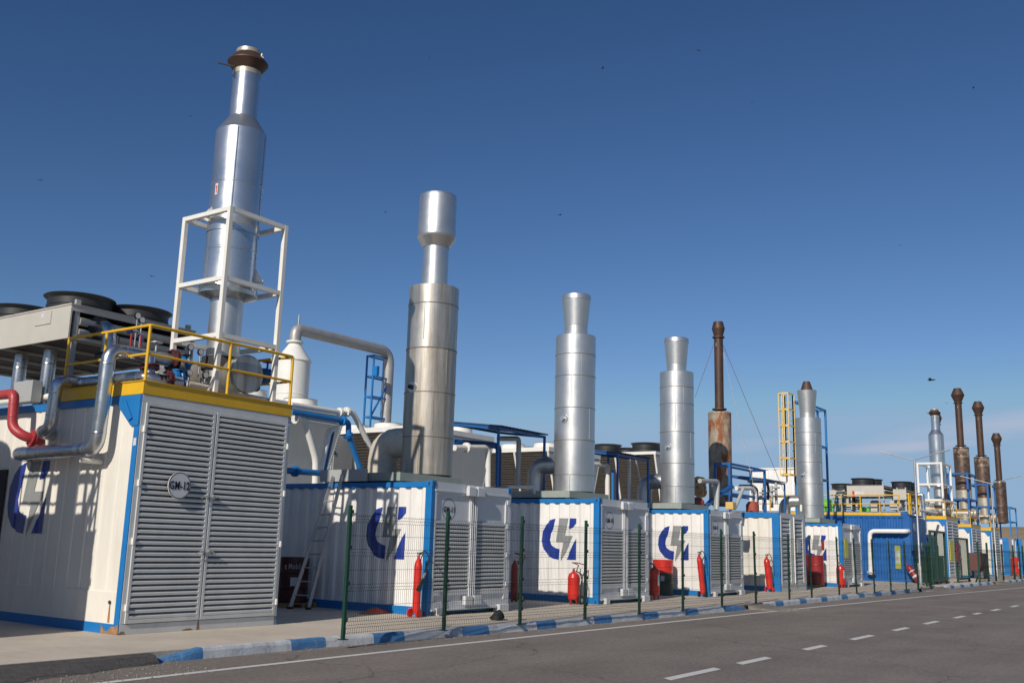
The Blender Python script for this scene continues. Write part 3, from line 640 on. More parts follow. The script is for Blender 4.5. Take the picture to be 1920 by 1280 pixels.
# cooler over GM-12
def fan_ring(mb, x, y, z, r, h=.32, n=40):
    mb.lathe([(r*.93, -.02), (r*.93, h*.42), (r*.955, h*.44), (r*.93, h*.47), (r*.93, h*.82), (r*1.0, h*.92), (r*1.05, h), (r*1.03, h+.012), (r*.95, h*.9), (r*.89, h*.8), (r*.89, -.01), (r*.3, .02), (.001, .04)], (x, y, z), n)
def table_cooler(x0, x1, y0, y1, z0, z1, zleg, fans, label, m=BEIGE, bars=6, group=None, fm=BLACK, fh=.34, tag=False):
    root = thing('table_cooler', (x0, y0, zleg), label, 'dry cooler', group)
    b = MB(); t = .03
    b.box(x0, x0+t, y0, y1, z0, z1); b.box(x1-t, x1, y0, y1, z0, z1); b.box(x0+t, x1-t, y1-t, y1, z0, z1); b.box(x0+t, x1-t, y0, y0+t, z1-.1, z1); b.box(x0-.015, x1+.015, y0-.015, y1+.015, z1, z1+.025)
    part(root, 'casing', b, m)
    b = MB(); b.box(x0+.05, x1-.05, y0+.14, y1-.1, z0+.04, z0+.3); part(root, 'coil', b, COIL)
    b = MB()
    for i in range(bars): yy = y0+.15+(y1-y0-.3)*i/(bars-1); b.box(x0+.03, x1-.03, yy-.02, yy+.02, z0-.012, z0+.032)
    part(root, 'under_bar', b, m)
    b = MB(); b.box(x0+.1, x1-.05, y0+.01, y0+.03, z0, z0+.06); part(root, 'lower_rail', b, m)
    for z, r in ((z0+.34, .075), (z0+.15, .06)):
        b = MB(); b.tube([(x0+.2, y0+.05, z), (x1-.2, y0+.05, z)], r, 16); part(root, 'header_pipe', b, m)
    for fx, fy, fr_ in fans:
        b = MB(); fan_ring(b, fx, fy, z1+.025, fr_, fh); f = part(root, 'fan_ring', b, fm)
    for xx in (x0+.14, x1-.14):
        for yy in (y0+.05, y1-.2):
            b = MB(); b.box(xx-.045, xx+.045, yy-.03, yy+.03, zleg, z1+.12 if yy < y0+1 else z0); part(root, 'leg', b, GREYM)
    return root
TC = table_cooler(-6.93, -4.3, 2.68, 8.2, 4.84, 5.44, 3.72, [(-6.19, 3.68, .61), (-4.98, 3.6, .61), (-6.19, 5.62, .61), (-4.98, 5.55, .61), (-6.19, 7.4, .61), (-4.98, 7.4, .61)], 'beige cooler with black fan rings raised on legs over GM-12', group='table coolers with black fans')
b = MB(); b.box(-6.945, -6.93, 3.28, 3.80, 5.16, 5.40); b.box(-6.95, -6.945, 3.50, 3.60, 5.28, 5.37, 1); part(TC, 'access_hatch', b, [BEIGE, PLATE])

# foil clad pipes of GM-12
def pipe(name, path, r, m, label, cat='pipe', bend=None, flanges=(), group=None, fm=None, n=18, seams=True):
    P = [Vector(p) for p in path]; mb = MB(); mb.tube(P, r, n, r*1.9 if bend is None else bend)
    root = single(name, mb, m, label, cat, group)
    if seams and r > .08:
        for a, b in zip(P, P[1:]):
            L = (b-a).length; d = (b-a).normalized(); k = max(1, int(L/.9)) 
            s = MB()
            for i in range(k+1):
                t = r*2.2+(L-r*4.4)*i/max(1, k)
                if L > r*4.6: s.lathe([(r+.001, -.015), (r+.004, 0), (r+.001, .015)], a+d*t, n, d)
            if s.v: part(root, 'seam_band', s, m)
    for i, t in flanges:
        a, b = P[i], P[i+1]; d = (b-a).normalized(); c = a+(b-a)*t; s = MB(); s.lathe([(r, -.035), (r*1.75, -.035), (r*1.75, -.01), (r*1.3, -.01), (r*1.3, .01), (r*1.75, .01), (r*1.75, .035), (r, .035)], c, n, d)
        for j in range(8):
            aa = j*math.pi/4; x = d.orthogonal().normalized(); y = d.cross(x); pp = c+(x*math.cos(aa)+y*math.sin(aa))*r*1.55; s.tube([pp-d*.06, pp+d*.06], r*.1, 5)
        part(root, 'flange', s, fm or m)
    return root
xs = -7.2
pipe('foil_pipe', [(-6.93, 3.42, 2.80), (xs, 3.36, 2.81), (xs, 1.0, 2.82), (xs, .95, 4.44), (-5.9, .95, 4.44), (-5.55, 1.3, 4.40)], .115, PIPE, 'silver pipe from GM-12 side running forward then straight up over the deck rail', flanges=[(3, .93)], fm=mat('maroon', (.075, .016, .02), .5))
pipe('foil_pipe', [(-6.93, 2.78, 3.14), (xs, 2.72, 3.15), (xs, 2.42, 3.2), (xs, 2.38, 4.03), (-6.75, 2.38, 4.03), (-6.62, 1.0, 4.06), (-6.62, .72, 4.04), (-6.0, .66, 4.03)], .105, PIPE, 'silver pipe elbowed up GM-12 side and bending onto the deck', flanges=[(6, .6)], fm=mat('maroon', (.075, .016, .02), .5), bend=.17)
pipe('foil_pipe', [(-6.35, 2.9, 5.12), (-6.35, 2.35, 5.12), (-6.35, 2.32, 4.05)], .125, PIPE, 'silver pipe dropping from the GM-12 cooler header', flanges=[(0, .35), (1, .5)], fm=BLACK)
pipe('foil_pipe', [(-6.55, .75, 4.05), (-6.55, .8, 4.44)], .09, PIPE, 'short upright silver pipe with red flanges between two deck pipes', flanges=[(0, .45)], fm=mat('maroon', (.075, .016, .02), .5))
pipe('foil_pipe', [(-5.95, .52, 4.02), (-4.4, .52, 3.97), (-4.0, .6, 3.97)], .05, WRAP, 'thin pale pipe lying along the deck front under the drum')
pipe('red_pipe', [(-7.35, 8.0, 3.84), (-7.35, 3.42, 3.84), (-7.35, 3.36, 3.25), (-7.25, 3.15, 3.10), (-6.93, 3.1, 3.05)], .085, PRED, 'dusty red pipe turning down the side of GM-12', flanges=[(3, .5)], bend=.12)
pipe('bracket_arm', [(-6.93, 1.25, 2.64), (-7.3, 1.25, 2.64)], .04, CREAM, 'cream bracket arm holding the silver pipe off GM-12 side', 'bracket')
G13 = [dup(GA, (-7.1, .25, 0)), dup(S12, (-7.1, .25, 0)), dup(fr, (-7.1, .25, 0)), dup(TC, (-7.1, .25, 0))]
G13[0]['label'] = 'tall engine container outside the frame, left of GM-12, casting its shade'; G13[1]['label'] = 'tall stack outside the frame above the leftmost container'
G13[2]['label'] = 'white cage outside the frame above the leftmost container'; G13[3]['label'] = 'beige cooler outside the frame above the leftmost container'
for ch in list(G13[0].children):
    if ch.name.startswith(('number_plate', 'painted_emblem')): bpy.data.objects.remove(ch)
# gauges, valves on the deck
def gauge(px, py, y, h, lab):
    p = at(px, py, Y=y); r = thing('pressure_gauge', (p.x, p.y, p.z-h), lab, 'gauge', 'pressure gauges on the deck')
    m = MB(); m.lathe([(.0001, .02), (.062, .02), (.062, -.02), (.0001, -.02)], p, 20, (0, -1, 0)); part(r, 'gauge_case', m, BLACK)
    m = MB(); m.disc(p+Vector((0, -.0215, 0)), .052, (0, -1, 0), 20); part(r, 'dial', m, PLATE)
    m = MB(); m.tube([(p.x, p.y, p.z-.05), (p.x, p.y, p.z-h)], .013, 8); m.tube([(p.x-.05, p.y, p.z-h*.5), (p.x+.05, p.y, p.z-h*.5)], .02, 8); part(r, 'stem', m, GALV)
gauge(357, 651, 1.2, .42, 'round gauge tallest on the deck, left of the other upper one'); gauge(376, 660, 1.0, .45, 'round gauge right of the tallest, above the wrapped drum')
gauge(354.5, 699, .7, .3, 'low pale-faced gauge in front of the wrapped drum, left of its twin'); gauge(385, 703, .7, .28, 'low gauge in front of the wrapped drum, right of its twin')
gauge(258, 592, 1.8, .55, 'gauge standing against the GM-12 cooler end, left of its twin'); gauge(266, 600, 1.8, .5, 'gauge standing against the GM-12 cooler end, right of its twin')
def valve(p, s, m1, m2, lab, cat='valve', h=.3):
    r = thing('valve', p, lab, cat, 'valves on the deck'); p = Vector(p)
    m = MB(); m.lathe([(.0001, -s), (s, -s*.9), (s*1.1, -s*.3), (s*.7, 0), (s*1.1, s*.3), (s, s*.9), (.0001, s)], p, 16, (1, 0, 0)); part(r, 'body', m, m1)
    m = MB(); m.tube([p, p+Vector((0, 0, h))], .02, 8); m.lathe([(.03, 0), (.1, 0), (.1, .02), (.03, .02)], p+Vector((0, 0, h)), 16); part(r, 'handwheel', m, m2)
valve(at(291, 671, Y=1.0), .09, mat('maroon', (.075, .016, .02), .5), GALV, 'dark red flanged valve on the upper deck pipe by the corner rail', h=.26)
valve(at(303, 709, Y=.66), .07, mat('maroon', (.075, .016, .02), .5), GALV, 'small dark red valve on the lower deck pipe', h=.05)
valve(at(345, 679, Y=1.1), .10, BLUE, BLACK, 'blue valve body beside the wrapped drum', h=.12)
valve(at(333, 706, Y=.8), .10, BLUE, BLUE, 'low blue valve beside the white pump cover', h=.1)
valve(at(500, 706, Y=1.5), .15, DBLUE, DRED, 'dark blue actuator with red wheel right of the drum', h=.28)
valve(at(476, 724, Y=.9), .09, BLACK, BLACK, 'small black valve at the foot of the drum end', h=.12)
m = MB(); a = at(296, 684, Y=1.6); m.box(a.x, a.x+.5, 1.6, 2.0, a.z-.3, a.z); bevel(single('pump_cover', m, FRW, 'white box cover behind the lower deck pipe', 'pump cover'), .02)
m = MB(); a = at(305, 720, Y=1.2); m.box(at(338, 690, Y=1.2).x, at(352, 690, Y=1.2).x, 1.1, 1.3, 3.9, at(345, 672, Y=1.2).z); bevel(single('blue_pump', m, BLUE, 'upright blue pump body left of the wrapped drum', 'pump'), .02)
pipe('blue_pipe', [at(240, 621, Y=1.9), at(262, 618, Y=1.9), at(265, 640, Y=1.9)], .045, BLUE, 'short blue pipe against the GM-12 cooler end', seams=False)
for i, (px, t, b_) in enumerate(((247, 625, 648), (265, 628, 650), (222, 630, 655))): pipe('hose', [at(px, t, Y=1.7), at(px-2, b_, Y=1.7)], .022, DRED if i < 2 else BLACK, ('red hose end left, below the gauges', 'red hose end right, below the gauges', 'black hose end beside the silver elbow')[i], 'hose', seams=False)
m = MB(); a = at(30, 712, X=-6.6); 
pipe('foil_pipe', [(-6.5, a.y-.9, 3.7), (-6.5, a.y-.9, 4.8)], .12, PIPE, 'upright silver pipe under the left end of the cooler, right of the two'); pipe('foil_pipe', [(-6.5, a.y+.1, 3.7), (-6.5, a.y+.1, 4.8)], .12, PIPE, 'upright silver pipe under the left end of the cooler, left of the two')
a = at(27, 716, X=-6.9); b_ = at(58, 740, X=-6.9); m = MB(); m.box(-6.9, -6.7, b_.y, a.y, 3.78, a.z); bevel(single('junction_box', m, GREYM, 'grey junction box beneath the left end of the cooler', 'junction box'), .01)
pipe('white_pipe', [(-6.6, 2.9, 3.9), (-6.6, 8, 3.9)], .06, FRW, 'white pipe along the roof edge behind the red pipe', seams=False)
# dark door at the left edge of the GM-12 side
m = MB(); a = at(14, 880, X=-6.95); m.box(-6.965, -6.93, a.y, a.y+1.0, .3, a.z); part(GA, 'side_door', m, DARK)

# ------------------------------------------------------------------ wide stacks on the GM row
def elbow(root, x, y, r, z, m, dx=-.0, ylen=1.0, zb=2.85):
    e = MB(); e.tube([(x-.15, y+.35, z), (x-.25, y+ylen, z), (x-.25, y+ylen+.02, zb)], r, 24, r*2.1); part(root, 'exhaust_elbow', e, m)
def wide_stack(x, y, z0, label, kind, m=ALU, k=1.0, n=56):
    root = thing('exhaust_stack', (x, y, z0), label, 'exhaust stack', 'exhaust stacks'); b = MB(); r = .60*k
    seams = {11: (3.9, 4.95, 6.0, 7.1), 10: (3.5, 4.5, 5.45, 6.4, 7.05), 9: (3.6, 4.4, 5.5, 6.5, 7.1), 7: (3.6, 4.6, 5.6, 6.4, 7.0)}[kind]
    top = {11: 7.56, 10: 7.64, 9: 7.66, 7: 7.70}[kind]
    prof = [(r*.9, z0+.03), (r, z0+.05)]; lowm = [ALUD2] if kind == 11 else []
    for s in seams: prof += [(r, s-.012), (r+.009, s-.008), (r+.009, s+.012), (r-.001, s+.016)]
    prof += [(r, top-.01), (r*.98, top), (.3*k, top+.01)]
    b.lathe(prof, (x, y, 0), n)
    if kind == 11:   # the stained lower half
        b = MB(); cut = 6.0; b.lathe([q for q in prof if q[1] > cut-.02], (x, y, 0), n); lo = MB(); lo.lathe([q for q in prof if q[1] <= cut+.02], (x, y, 0), n); part(root, 'lower_silencer', lo, ALUD2)
    for s in seams: b.lathe([(r+.0095, s-.011), (r+.0125, s-.004), (r+.0095, s+.003)], (x, y, 0), n, mi=1)
    for i, s in enumerate(seams):
        a = 3.5+.5*(i % 3); cx, cy = x+math.cos(a)*r, y+math.sin(a)*r; b.box(cx-.006, cx+.006, cy-.006, cy+.006, s-.9 if i else z0+.06, s-.02)
    part(root, 'silencer', b, [m, SEAM])
    b = MB()
    if kind == 11:
        b.lathe([(.315, top), (.315, 8.62)], (x, y, 0), n); part(root, 'neck', b, ALU)
        b = MB(); b.lathe([(.325, 8.60), (.335, 8.62), (.47, 8.83), (.48, 8.86), (.47, 8.88), (.46, 9.90), (.445, 9.94), (.405, 9.94), (.405, 9.0)], (x, y, 0), n); part(root, 'cap', b, ALU)
    elif kind in (10, 9):
        b.lathe([(.345, top), (.35, 7.95), (.355, 7.96), (.43, 8.75), (.44, 8.76), (.435, 8.9), (.40, 8.92), (.38, 8.9), (.33, 8.0)], (x, y, 0), n); part(root, 'flared_cap', b, ALU)
    else:
        b.lathe([(.35, top), (.355, 7.95), (.46, 9.02), (.44, 9.04), (.28, 9.04)], (x, y, 0), n); part(root, 'flared_cap', b, ALU)
        b = MB(); b.lathe([(.30, 9.04), (.155, 9.48), (.13, 9.48), (.2, 9.1)], (x, y, 0), n); part(root, 'rusty_cone', b, RUSTB)
    # probe port
    a = math.atan2(CP.y-y, CP.x-x)-(.75 if kind == 11 else .55); d = Vector((math.cos(a), math.sin(a), 0)); zc = {11: 5.05, 10: 5.1, 9: 4.95, 7: 5.0}[kind]
    c = Vector((x, y, zc))+d*r; b = MB(); b.lathe([(.13, -.02), (.13, .012), (.001, .015)], c, 20, d); part(root, 'port_cover', b, ALU)
    b = MB(); b.tube([c, c+d*.1], .055, 12); part(root, 'port', b, DARK if kind == 11 else GALV)
    elbow(root, x, y, .36 if kind == 11 else .27, z0+.82, WRAP if kind == 11 else ALU, ylen=1.15)
    return root
def platform(x, label, y0=1.0, y1=3.3, w=(.1, 2.3)):
    r = thing('stack_platform', (x+w[0], y0, 2.78), label, 'platform', 'low grey platforms under the stacks')
    b = MB(); b.box(x+w[0], x+w[1], y0, y1, 2.80, 2.985); part(r, 'top_plate', b, OLIVE)
    b = MB()
    for xx in (x+w[0]+.1, x+1.45, x+w[1]-.2):
        for yy in (y0+.1, y1-.2): b.box(xx, xx+.1, yy, yy+.1, 2.74, 2.9)
    part(r, 'foot', b, OLIVE)
for kx, nn, a, b_ in ((0, 11, 'heavily stained grey stack with drum-shaped cap above GM-11', ALUD), (7.07, 10, 'silver stack with flared cap above GM-10', ALU), (14.21, 9, 'silver stack with flared cap above GM-9', ALU), (28.62, 7, 'silver stack with rusty cone tip in front of the blue tower', ALU)):
    kx2 = kx+.26 if nn == 11 else kx
    y = {11: 1.62, 10: 1.70, 9: 1.80, 7: 1.85}[nn]
    wide_stack(kx2+1.46, y, 2.98, a, nn, b_, 1.012 if nn == 11 else 1); platform(kx, 'low platform under the stack of '+{11: 'container GM-11', 10: 'container GM-10', 9: 'container GM-9', 7: 'the container beside the blue one'}[nn])
m = MB(); m.box(-.02, .03, 1.9, 3.35, 2.79, 3.06); single('roof_kick_plate', m, GREYM, 'grey sheet plate standing on the GM-11 roof edge beside the ladder', 'metal plate')

def rust_stack(x, y, z0, zb, zn, zt, label, m=BURNT, pm=RUSTB, k=1., frame=None, rb=.53, rn=.235, rc=.46, cage=True, bottom=None, guy=True):
    "wide silencer, slim pipe, double cone cap"
    root = thing('exhaust_stack', (x, y, z0), label, 'exhaust stack', 'exhaust stacks'); n = 40
    b = MB(); b.lathe([(rb*.6, bottom or z0), (rb, (bottom or z0)+.1), (rb, (bottom or z0)+.9), (rb+.008, (bottom or z0)+.92), (rb, (bottom or z0)+.95), (rb, zn-.1), (rb+.01, zn-.08), (rb*.98, zn), (rn, zn+.02)], (x, y, 0), n); part(root, 'silencer', b, m)
    if bottom:
        b = MB(); b.lathe([(rb+.006, zn-.75), (rb+.006, zn-.12)], (x, y, 0), n); part(root, 'pale_upper_band', b, PALEB); b = MB(); b.lathe([(rb+.006, bottom+.12), (rb+.006, bottom+.75)], (x, y, 0), n); part(root, 'pale_lower_band', b, TAN)
        b = MB(); b.lathe([(rb*.6, z0), (rb*.6, bottom+.02)], (x, y, 0), n); b.lathe([(.001, -.8), (.33, -.78), (.33, 1.2)], (x, y, z0+.45), 24, (0, 1, 0)); part(root, 'lower_pipe', b, TAN)
    b = MB(); h = zt-zn; b.lathe([(rn*.9, zn), (rn*.9, zn+.1), (rn*1.6, zn+.1), (rn*1.6, zn+.16), (rn, zn+.16), (rn, zt-rc*2.2-.1), (rn*1.35, zt-rc*2.2-.1), (rn*1.35, zt-rc*2.2-.04), (rn, zt-rc*2.2)], (x, y, 0), n)
    part(root, 'upper_pipe', b, pm)
    b = MB(); z = zt; b.lathe([(rn, z-rc*2.25), (rc, z-rc*1.12), (rc, z-rc*1.05), (rn*1.05, z), (rn*.9, z), (rn*.9, z-rc)], (x, y, 0), n); part(root, 'double_cone_cap', b, pm)
    b = MB()
    for s in (-1, 1): b.box(x+s*(rn+.01), x+s*(rn+.07), y-.01, y+.01, zt-rc*2.2-.5, zt-rc*2.2-.35)
    b.tube([(x, y-.02, zt-3*h/5), (x+rn+.1, y-.05, zt-3*h/5)], .035, 8); part(root, 'lug', b, GALV)
    return root
# rusty stack of GM-8
rust_stack(21.82, 2.8, 3.2, 3.2, 7.03, 10.87, 'rust-streaked stack with slim brown pipe behind GM-9, held by guy wires', RUSTM, RUSTB, rb=.47, rn=.185, rc=.27)
T8 = Vector((21.82, 2.8, 10.2))
for i, (px, py, y) in enumerate(((1303, 745, 4.5), (1420, 940, .8), (1480, 945, 2.5))):
    e = at(px, py, Y=y); mb = MB(); mb.tube([T8+Vector((-.2 if i == 0 else .2, 0, 0)), e], .011, 5); single('guy_wire', mb, GALV, ('thin guy wire slanting left from the rusty stack', 'steeper thin guy wire on the right of the rusty stack', 'shallower thin guy wire on the right of the rusty stack')[i], 'guy wire', 'guy wires of the rusty stack')
steel_frame('pipe_rack', 19.9, 23.6, 1.6, 2.2, [2.95, 3.6, 4.75], .09, DBLUE, 'blue steel frame in front of the rust-streaked stack base', 'steel frame')
a0 = at(1319, 862, Y=1.6)
# blue frame tower behind the GM-7 stack with yellow caged ladder
tw = steel_frame('stack_tower', 31.5, 35.2, 2.6, 3.0, [3.0, 5.1, 6.8, 8.75], .1, BLUE, 'tall blue steel tower behind the rusty-cone stack', 'steel tower')
q = MB(); q.beam((33.6, 3, 5.1), (35.2, 3, 6.7), .07); q.beam((33.9, 3, 6.1), (35.2, 3, 5.2), .07); part(tw, 'brace', q, BLUE)
def cage_ladder():
    a, b2 = at(1466, 730, Y=2.9), at(1490, 732, Y=2.9); z0, z1 = at(1467, 886, Y=2.9).z, a.z-.05; x0, x1 = b2.x-1.05, b2.x-.05; r = thing('caged_ladder', (x0, 2.9, z0), 'yellow ladder with safety cage left of the blue tower', 'ladder'); w2 = .6
    q = MB()
    for xx in (x1-.1, x1-.1): q.box(xx, xx+.05, 2.95, 3.0, z0-.3, z1); q.box(xx, xx+.05, 3.35, 3.4, z0-.3, z1)
    part(r, 'rail', q, YEL2); q = MB(); z = z0
    while z < z1-.1: q.tube([(x1-.07, 2.97, z), (x1-.07, 3.38, z)], .015, 6); z += .3
    part(r, 'rung', q, YEL2)
    hoop = [(x1, 2.95), (x1-.25, 2.85), (x0+.1, 2.92), (x0, 3.1), (x0, 3.2), (x0+.1, 3.4), (x1-.25, 3.45), (x1, 3.35)]
    z = z0; q = MB()
    while z < z1+.05:
        for p, p2 in zip(hoop, hoop[1:]): q.beam((*p, z), (*p2, z), .012, .08)
        z += (z1-z0)/5
    part(r, 'hoop', q, YEL2); q = MB()
    for p in hoop[1:-1]: q.beam((*p, z0), (*p, z1), .04, .012)
    part(r, 'strap', q, YEL2)
cage_ladder()

# white corrugated building far back
SX = 50.0; ya, yb = at(1490, 876, X=SX).y-.9, at(1405, 878, X=SX).y; zt_ = at(1440, 877, X=SX).z
r = thing('white_shed', (SX, ya, 0), 'large white corrugated shed far behind the yellow caged ladder', 'shed')
m2 = MB(); corr_wall(m2, SX, corr(ya, yb, .6, .35, .06, .13, .05), 0, zt_-.1); m2.box(SX+.1, SX+3, ya, yb, 0, zt_-.15); part(r, 'wall', m2, W_)
m2 = MB(); m2.box(SX-.04, SX+3.1, ya-.05, yb+.05, zt_-.1, zt_); part(r, 'roof_edge', m2, W_)

# ------------------------------------------------------------------ V coolers behind the stacks
def v_cooler(x, label, y0=6.0, y1=12.0, z0=2.85, zt=4.82, fm=FRW, rf=.47, black=False, hw=1.86, top=.16):
    cx = x+1.46; root = thing('v_cooler', (cx, y0, z0), label, 'dry cooler', 'V shaped coolers on the roofs')
    b = MB(); b.prism([(cx-1.2, y0, z0), (cx+1.2, y0, z0), (cx+hw-.02, y0, zt), (cx-hw+.02, y0, zt)], (0, .05, 0)); part(root, 'end_panel', b, GREYM)
    for s in (-1, 1):
        b = MB(); b.poly([(cx+s*1.18, y0+.05, z0), (cx+s*1.18, y1, z0), (cx+s*(hw-.04), y1, zt), (cx+s*(hw-.04), y0+.05, zt)])
        # fine tube rows
        for i in range(22):
            t = (i+.5)/22; xx = cx+s*(1.185+(hw-.04-1.18)*t); z = z0+(zt-z0)*t; b.box(min(xx, xx+s*.02), max(xx, xx+s*.02), y0+.05, y1, z-.012, z+.012)
        part(root, 'coil', b, COIL)
        for j in range(5):
            yy = y0+.03+(y1-y0-.06)*j/4; b = MB(); b.beam((cx+s*1.22, yy, z0), (cx+s*(hw+.01), yy, zt), .07, .05); part(root, 'frame_leg', b, FRW)
    b = MB(); b.box(cx-hw-.02, cx+hw+.02, y0-.02, y1, zt, zt+top); part(root, 'top_deck', b, FRW)
    k = 4
    for i in range(k):
        for s in (-1, 1):
            b = MB(); yy = y0+(y1-y0)*(i+.5)/k; 
            if black: fan_ring(b, cx+s*.9, yy, zt+top, .62, .42, 24)
            else: b.lathe([(rf*1.06, 0), (rf, .03), (rf*.97, .2), (rf*1.0, .22), (rf*.93, .22), (rf*.9, .05), (.12, .04), (.12, .09), (.001, .09)], (cx+s*.9, yy, zt+top), 24)
            f = part(root, 'fan_ring', b, BLACK if black else FRW)
            if not black: b = MB(); b.lathe([(rf*.99, 0), (rf*.99, .012), (rf*.9, .012)], (cx+s*.9, yy, zt+top+.222), 24); part(f, 'fan_guard', b, BLACK)
    # comb of tube ends
    b = MB()
    for i in range(26): t = i/26; b.box(cx+1.2+(hw-1.2)*t-.02, cx+1.2+(hw-1.2)*t+.03, y0-.03, y0, z0+(zt-z0)*t, z0+(zt-z0)*t+.03)
    part(root, 'tube_ends', b, GALV)
    return root
v_cooler(0, 'V shaped cooler with grey end panel just right of GM-12'); v_cooler(7.07, 'V shaped cooler with brown coils behind the stained stack'); v_cooler(14.21, 'V shaped cooler with brown coils behind the GM-10 stack')
v_cooler(20.75, 'V shaped cooler with black fan rings left of the GM-9 stack', y0=5.0, y1=12.5, z0=3.0, zt=5.25, black=True, top=.12)
m = MB(); p = at(1228, 838, Y=6); m.lathe([(.16, 0), (.16, .5), (.1, .56), (.001, .56)], (p.x, 6, 5.35), 16); single('fan_motor', m, GREYM, 'small grey motor standing on top of the black-fan cooler', 'motor')
a = at(625, 815, Y=9); b_ = at(663, 813, Y=9); r = thing('grey_cabinet', (a.x, 9, 0), 'grey sheet cabinet between the first two V coolers', 'cabinet'); m = MB(); m.box(a.x, b_.x+.45, 9, 10.2, 0, 4.72); part(r, 'body', m, GREYM)
m = MB(); m.box(a.x+.05, b_.x-.02, 8.97, 9, 2.6, 4.6); part(r, 'door', m, GREYM); m = MB(); m.box(a.x+.04, a.x+.1, 8.95, 8.97, 3.2, 3.3); m.box(a.x+.04, a.x+.1, 8.95, 8.97, 4.1, 4.2); part(r, 'hinge', m, BLACK)

# white tank with duct and its blue support
tx, ty = 5.95, 11.2; P = lambda px, py: at(px, py, Y=ty)
r = thing('white_tank', (P(549, 700).x, ty, 3), 'white cylindrical tank with cone top behind the GM-12 deck rail', 'tank'); c = P(549, 700); rad = .56
zt = P(549, 678).z; zc = P(549, 643).z; b = MB(); b.lathe([(rad, 3.0), (rad, 6.1), (rad+.012, 6.12), (rad, 6.14), (rad, zt), (rad+.03, zt), (rad+.03, zt+.03), (.2, zc-.03), (.2, zc+.03)], (c.x, ty, 0), 40); part(r, 'shell', b, FRW)
b = MB(); b.lathe([(.2, zc+.02), (.29, zc+.02), (.29, zc+.07), (.2, zc+.07)], (c.x, ty, 0), 24); part(r, 'flange', b, FRW)
q = [Vector((c.x, ty, zc+.05)), Vector((c.x, ty, P(560, 618).z)), P(722, 655), None]; q[2].y = ty; q[3] = Vector((q[2].x+.25, ty, 2.9))
q.insert(3, Vector((q[2].x+.25, ty, q[2].z-.05))); q = [q[0], q[1], q[2], q[3], q[4]]
pipe('grey_duct', [q[0], q[1], q[3], q[4]], .195, mat('dull_duct', (.42, .40, .38), .5, .4, .1, 3), 'dull grey duct arching from the white tank to the blue lattice support', 'duct', bend=.5)
pipe('thin_probe', [Vector((c.x+.1, ty, q[1].z)), Vector((c.x+.1, ty, q[1].z+.5))], .03, GALV, 'thin probe standing on the grey duct bend', 'probe')
sx0, sx1 = P(693, 760).x, P(725, 760).x
tw = steel_frame('duct_support', sx0, sx1, ty-.08, ty+.25, [2.9, P(705, 783).z, P(705, 745).z, P(705, 707).z, P(705, 668).z], .06, BLUE, 'blue lattice support under the grey duct', 'steel frame')
q2 = MB(); q2.beam((sx0, ty-.08, P(705, 783).z), (sx1, ty-.08, P(705, 709).z), .05); q2.box(sx0-.15, sx0-.02, ty-.4, ty-.2, P(705, 703).z-.1, P(705, 703).z+.25); part(tw, 'brace', q2, BLUE)

# roof pipes near the GM-11 cooler
yA = 5.2
def pp(pts, y): return [at(px, py, Y=y) for px, py in pts]
pipe('blue_pipe', pp([(540, 882), (592, 886), (620, 889), (655, 891)], 4.4), .075, BLUE, 'blue pipe low across the GM-11 roof behind the ladder top', flanges=[(0, .25), (1, .9), (2, .4)], seams=False)
pipe('white_pipe', pp([(553, 783), (570, 783), (592, 861), (591, 908)], yA), .085, FRW, 'white pipe with flange slanting down beside GM-12 corner', flanges=[(0, .1)], seams=False)
pipe('white_pipe', pp([(545, 758), (640, 773)], yA), .07, FRW, 'white pipe sloping along the first V cooler top', flanges=[(0, .97)], seams=False)
pipe('white_pipe', pp([(645, 772), (661, 772), (707, 862), (707, 892)], yA), .075, FRW, 'long white pipe slanting down toward the stained stack elbow', flanges=[(0, .3)], seams=False)
pipe('blue_pipe', pp([(546, 772), (640, 788), (654, 791), (653, 815), (676, 880), (692, 889)], yA-.1), .075, BLUE, 'blue pipe running along and slanting down left of the stained stack', flanges=[(1, .2), (3, .02)], seams=False)
pipe('white_pipe', pp([(557, 786), (632, 799), (617, 806), (598, 890)], yA+.1), .085, FRW, 'white pipe doubling back down the edge of the first V cooler', seams=False)
pipe('blue_pipe', pp([(624, 806), (606, 890)], yA+.25), .06, DBLUE, 'dark blue pipe just behind the doubled back white pipe', seams=False)
# pipes around GM-10 / GM-9 / GM-8
pipe('white_pipe', pp([(852, 839), (915, 839), (915, 912)], 3.6), .085, FRW, 'white pipe bending down right of the stained stack', flanges=[(0, .35)], seams=False)
pipe('grey_pipe', pp([(935, 822), (973, 822), (971, 912)], 3.2), .075, GREYM, 'grey pipe bending down under the first canopy', seams=False)
pipe('blue_pipe', pp([(852, 829), (930, 835), (935, 840), (934, 912)], 4.4), .095, DBLUE, 'dark blue pipe bending down beside the first canopy post', seams=False)
pipe('grey_pipe', pp([(952, 912), (1000, 913), (1001, 925)], 2.0), .05, GREYM, 'grey pipe low along the gap left of GM-10', seams=False)
pipe('white_pipe', pp([(1105, 870), (1139, 871), (1139, 938)], 3.6), .085, FRW, 'white pipe bending down right of the GM-10 stack', seams=False)
pipe('white_pipe', pp([(1180, 850), (1180, 938)], 3.5), .06, FRW, 'straight white upright pipe behind the second canopy', seams=False)
pipe('blue_pipe', pp([(1149, 880), (1149, 940)], 3.3), .05, BLUE, 'blue upright pipe beside the second canopy post', seams=False)
pipe('white_brace', pp([(1192, 858), (1205, 925)], 3.3), .028, FRW, 'thin white slanting rod under the second canopy', 'rod', seams=False)
pipe('grey_pipe', pp([(1165, 937), (1210, 940)], 2.2), .05, GREYM, 'grey pipe low beneath the second canopy', seams=False)
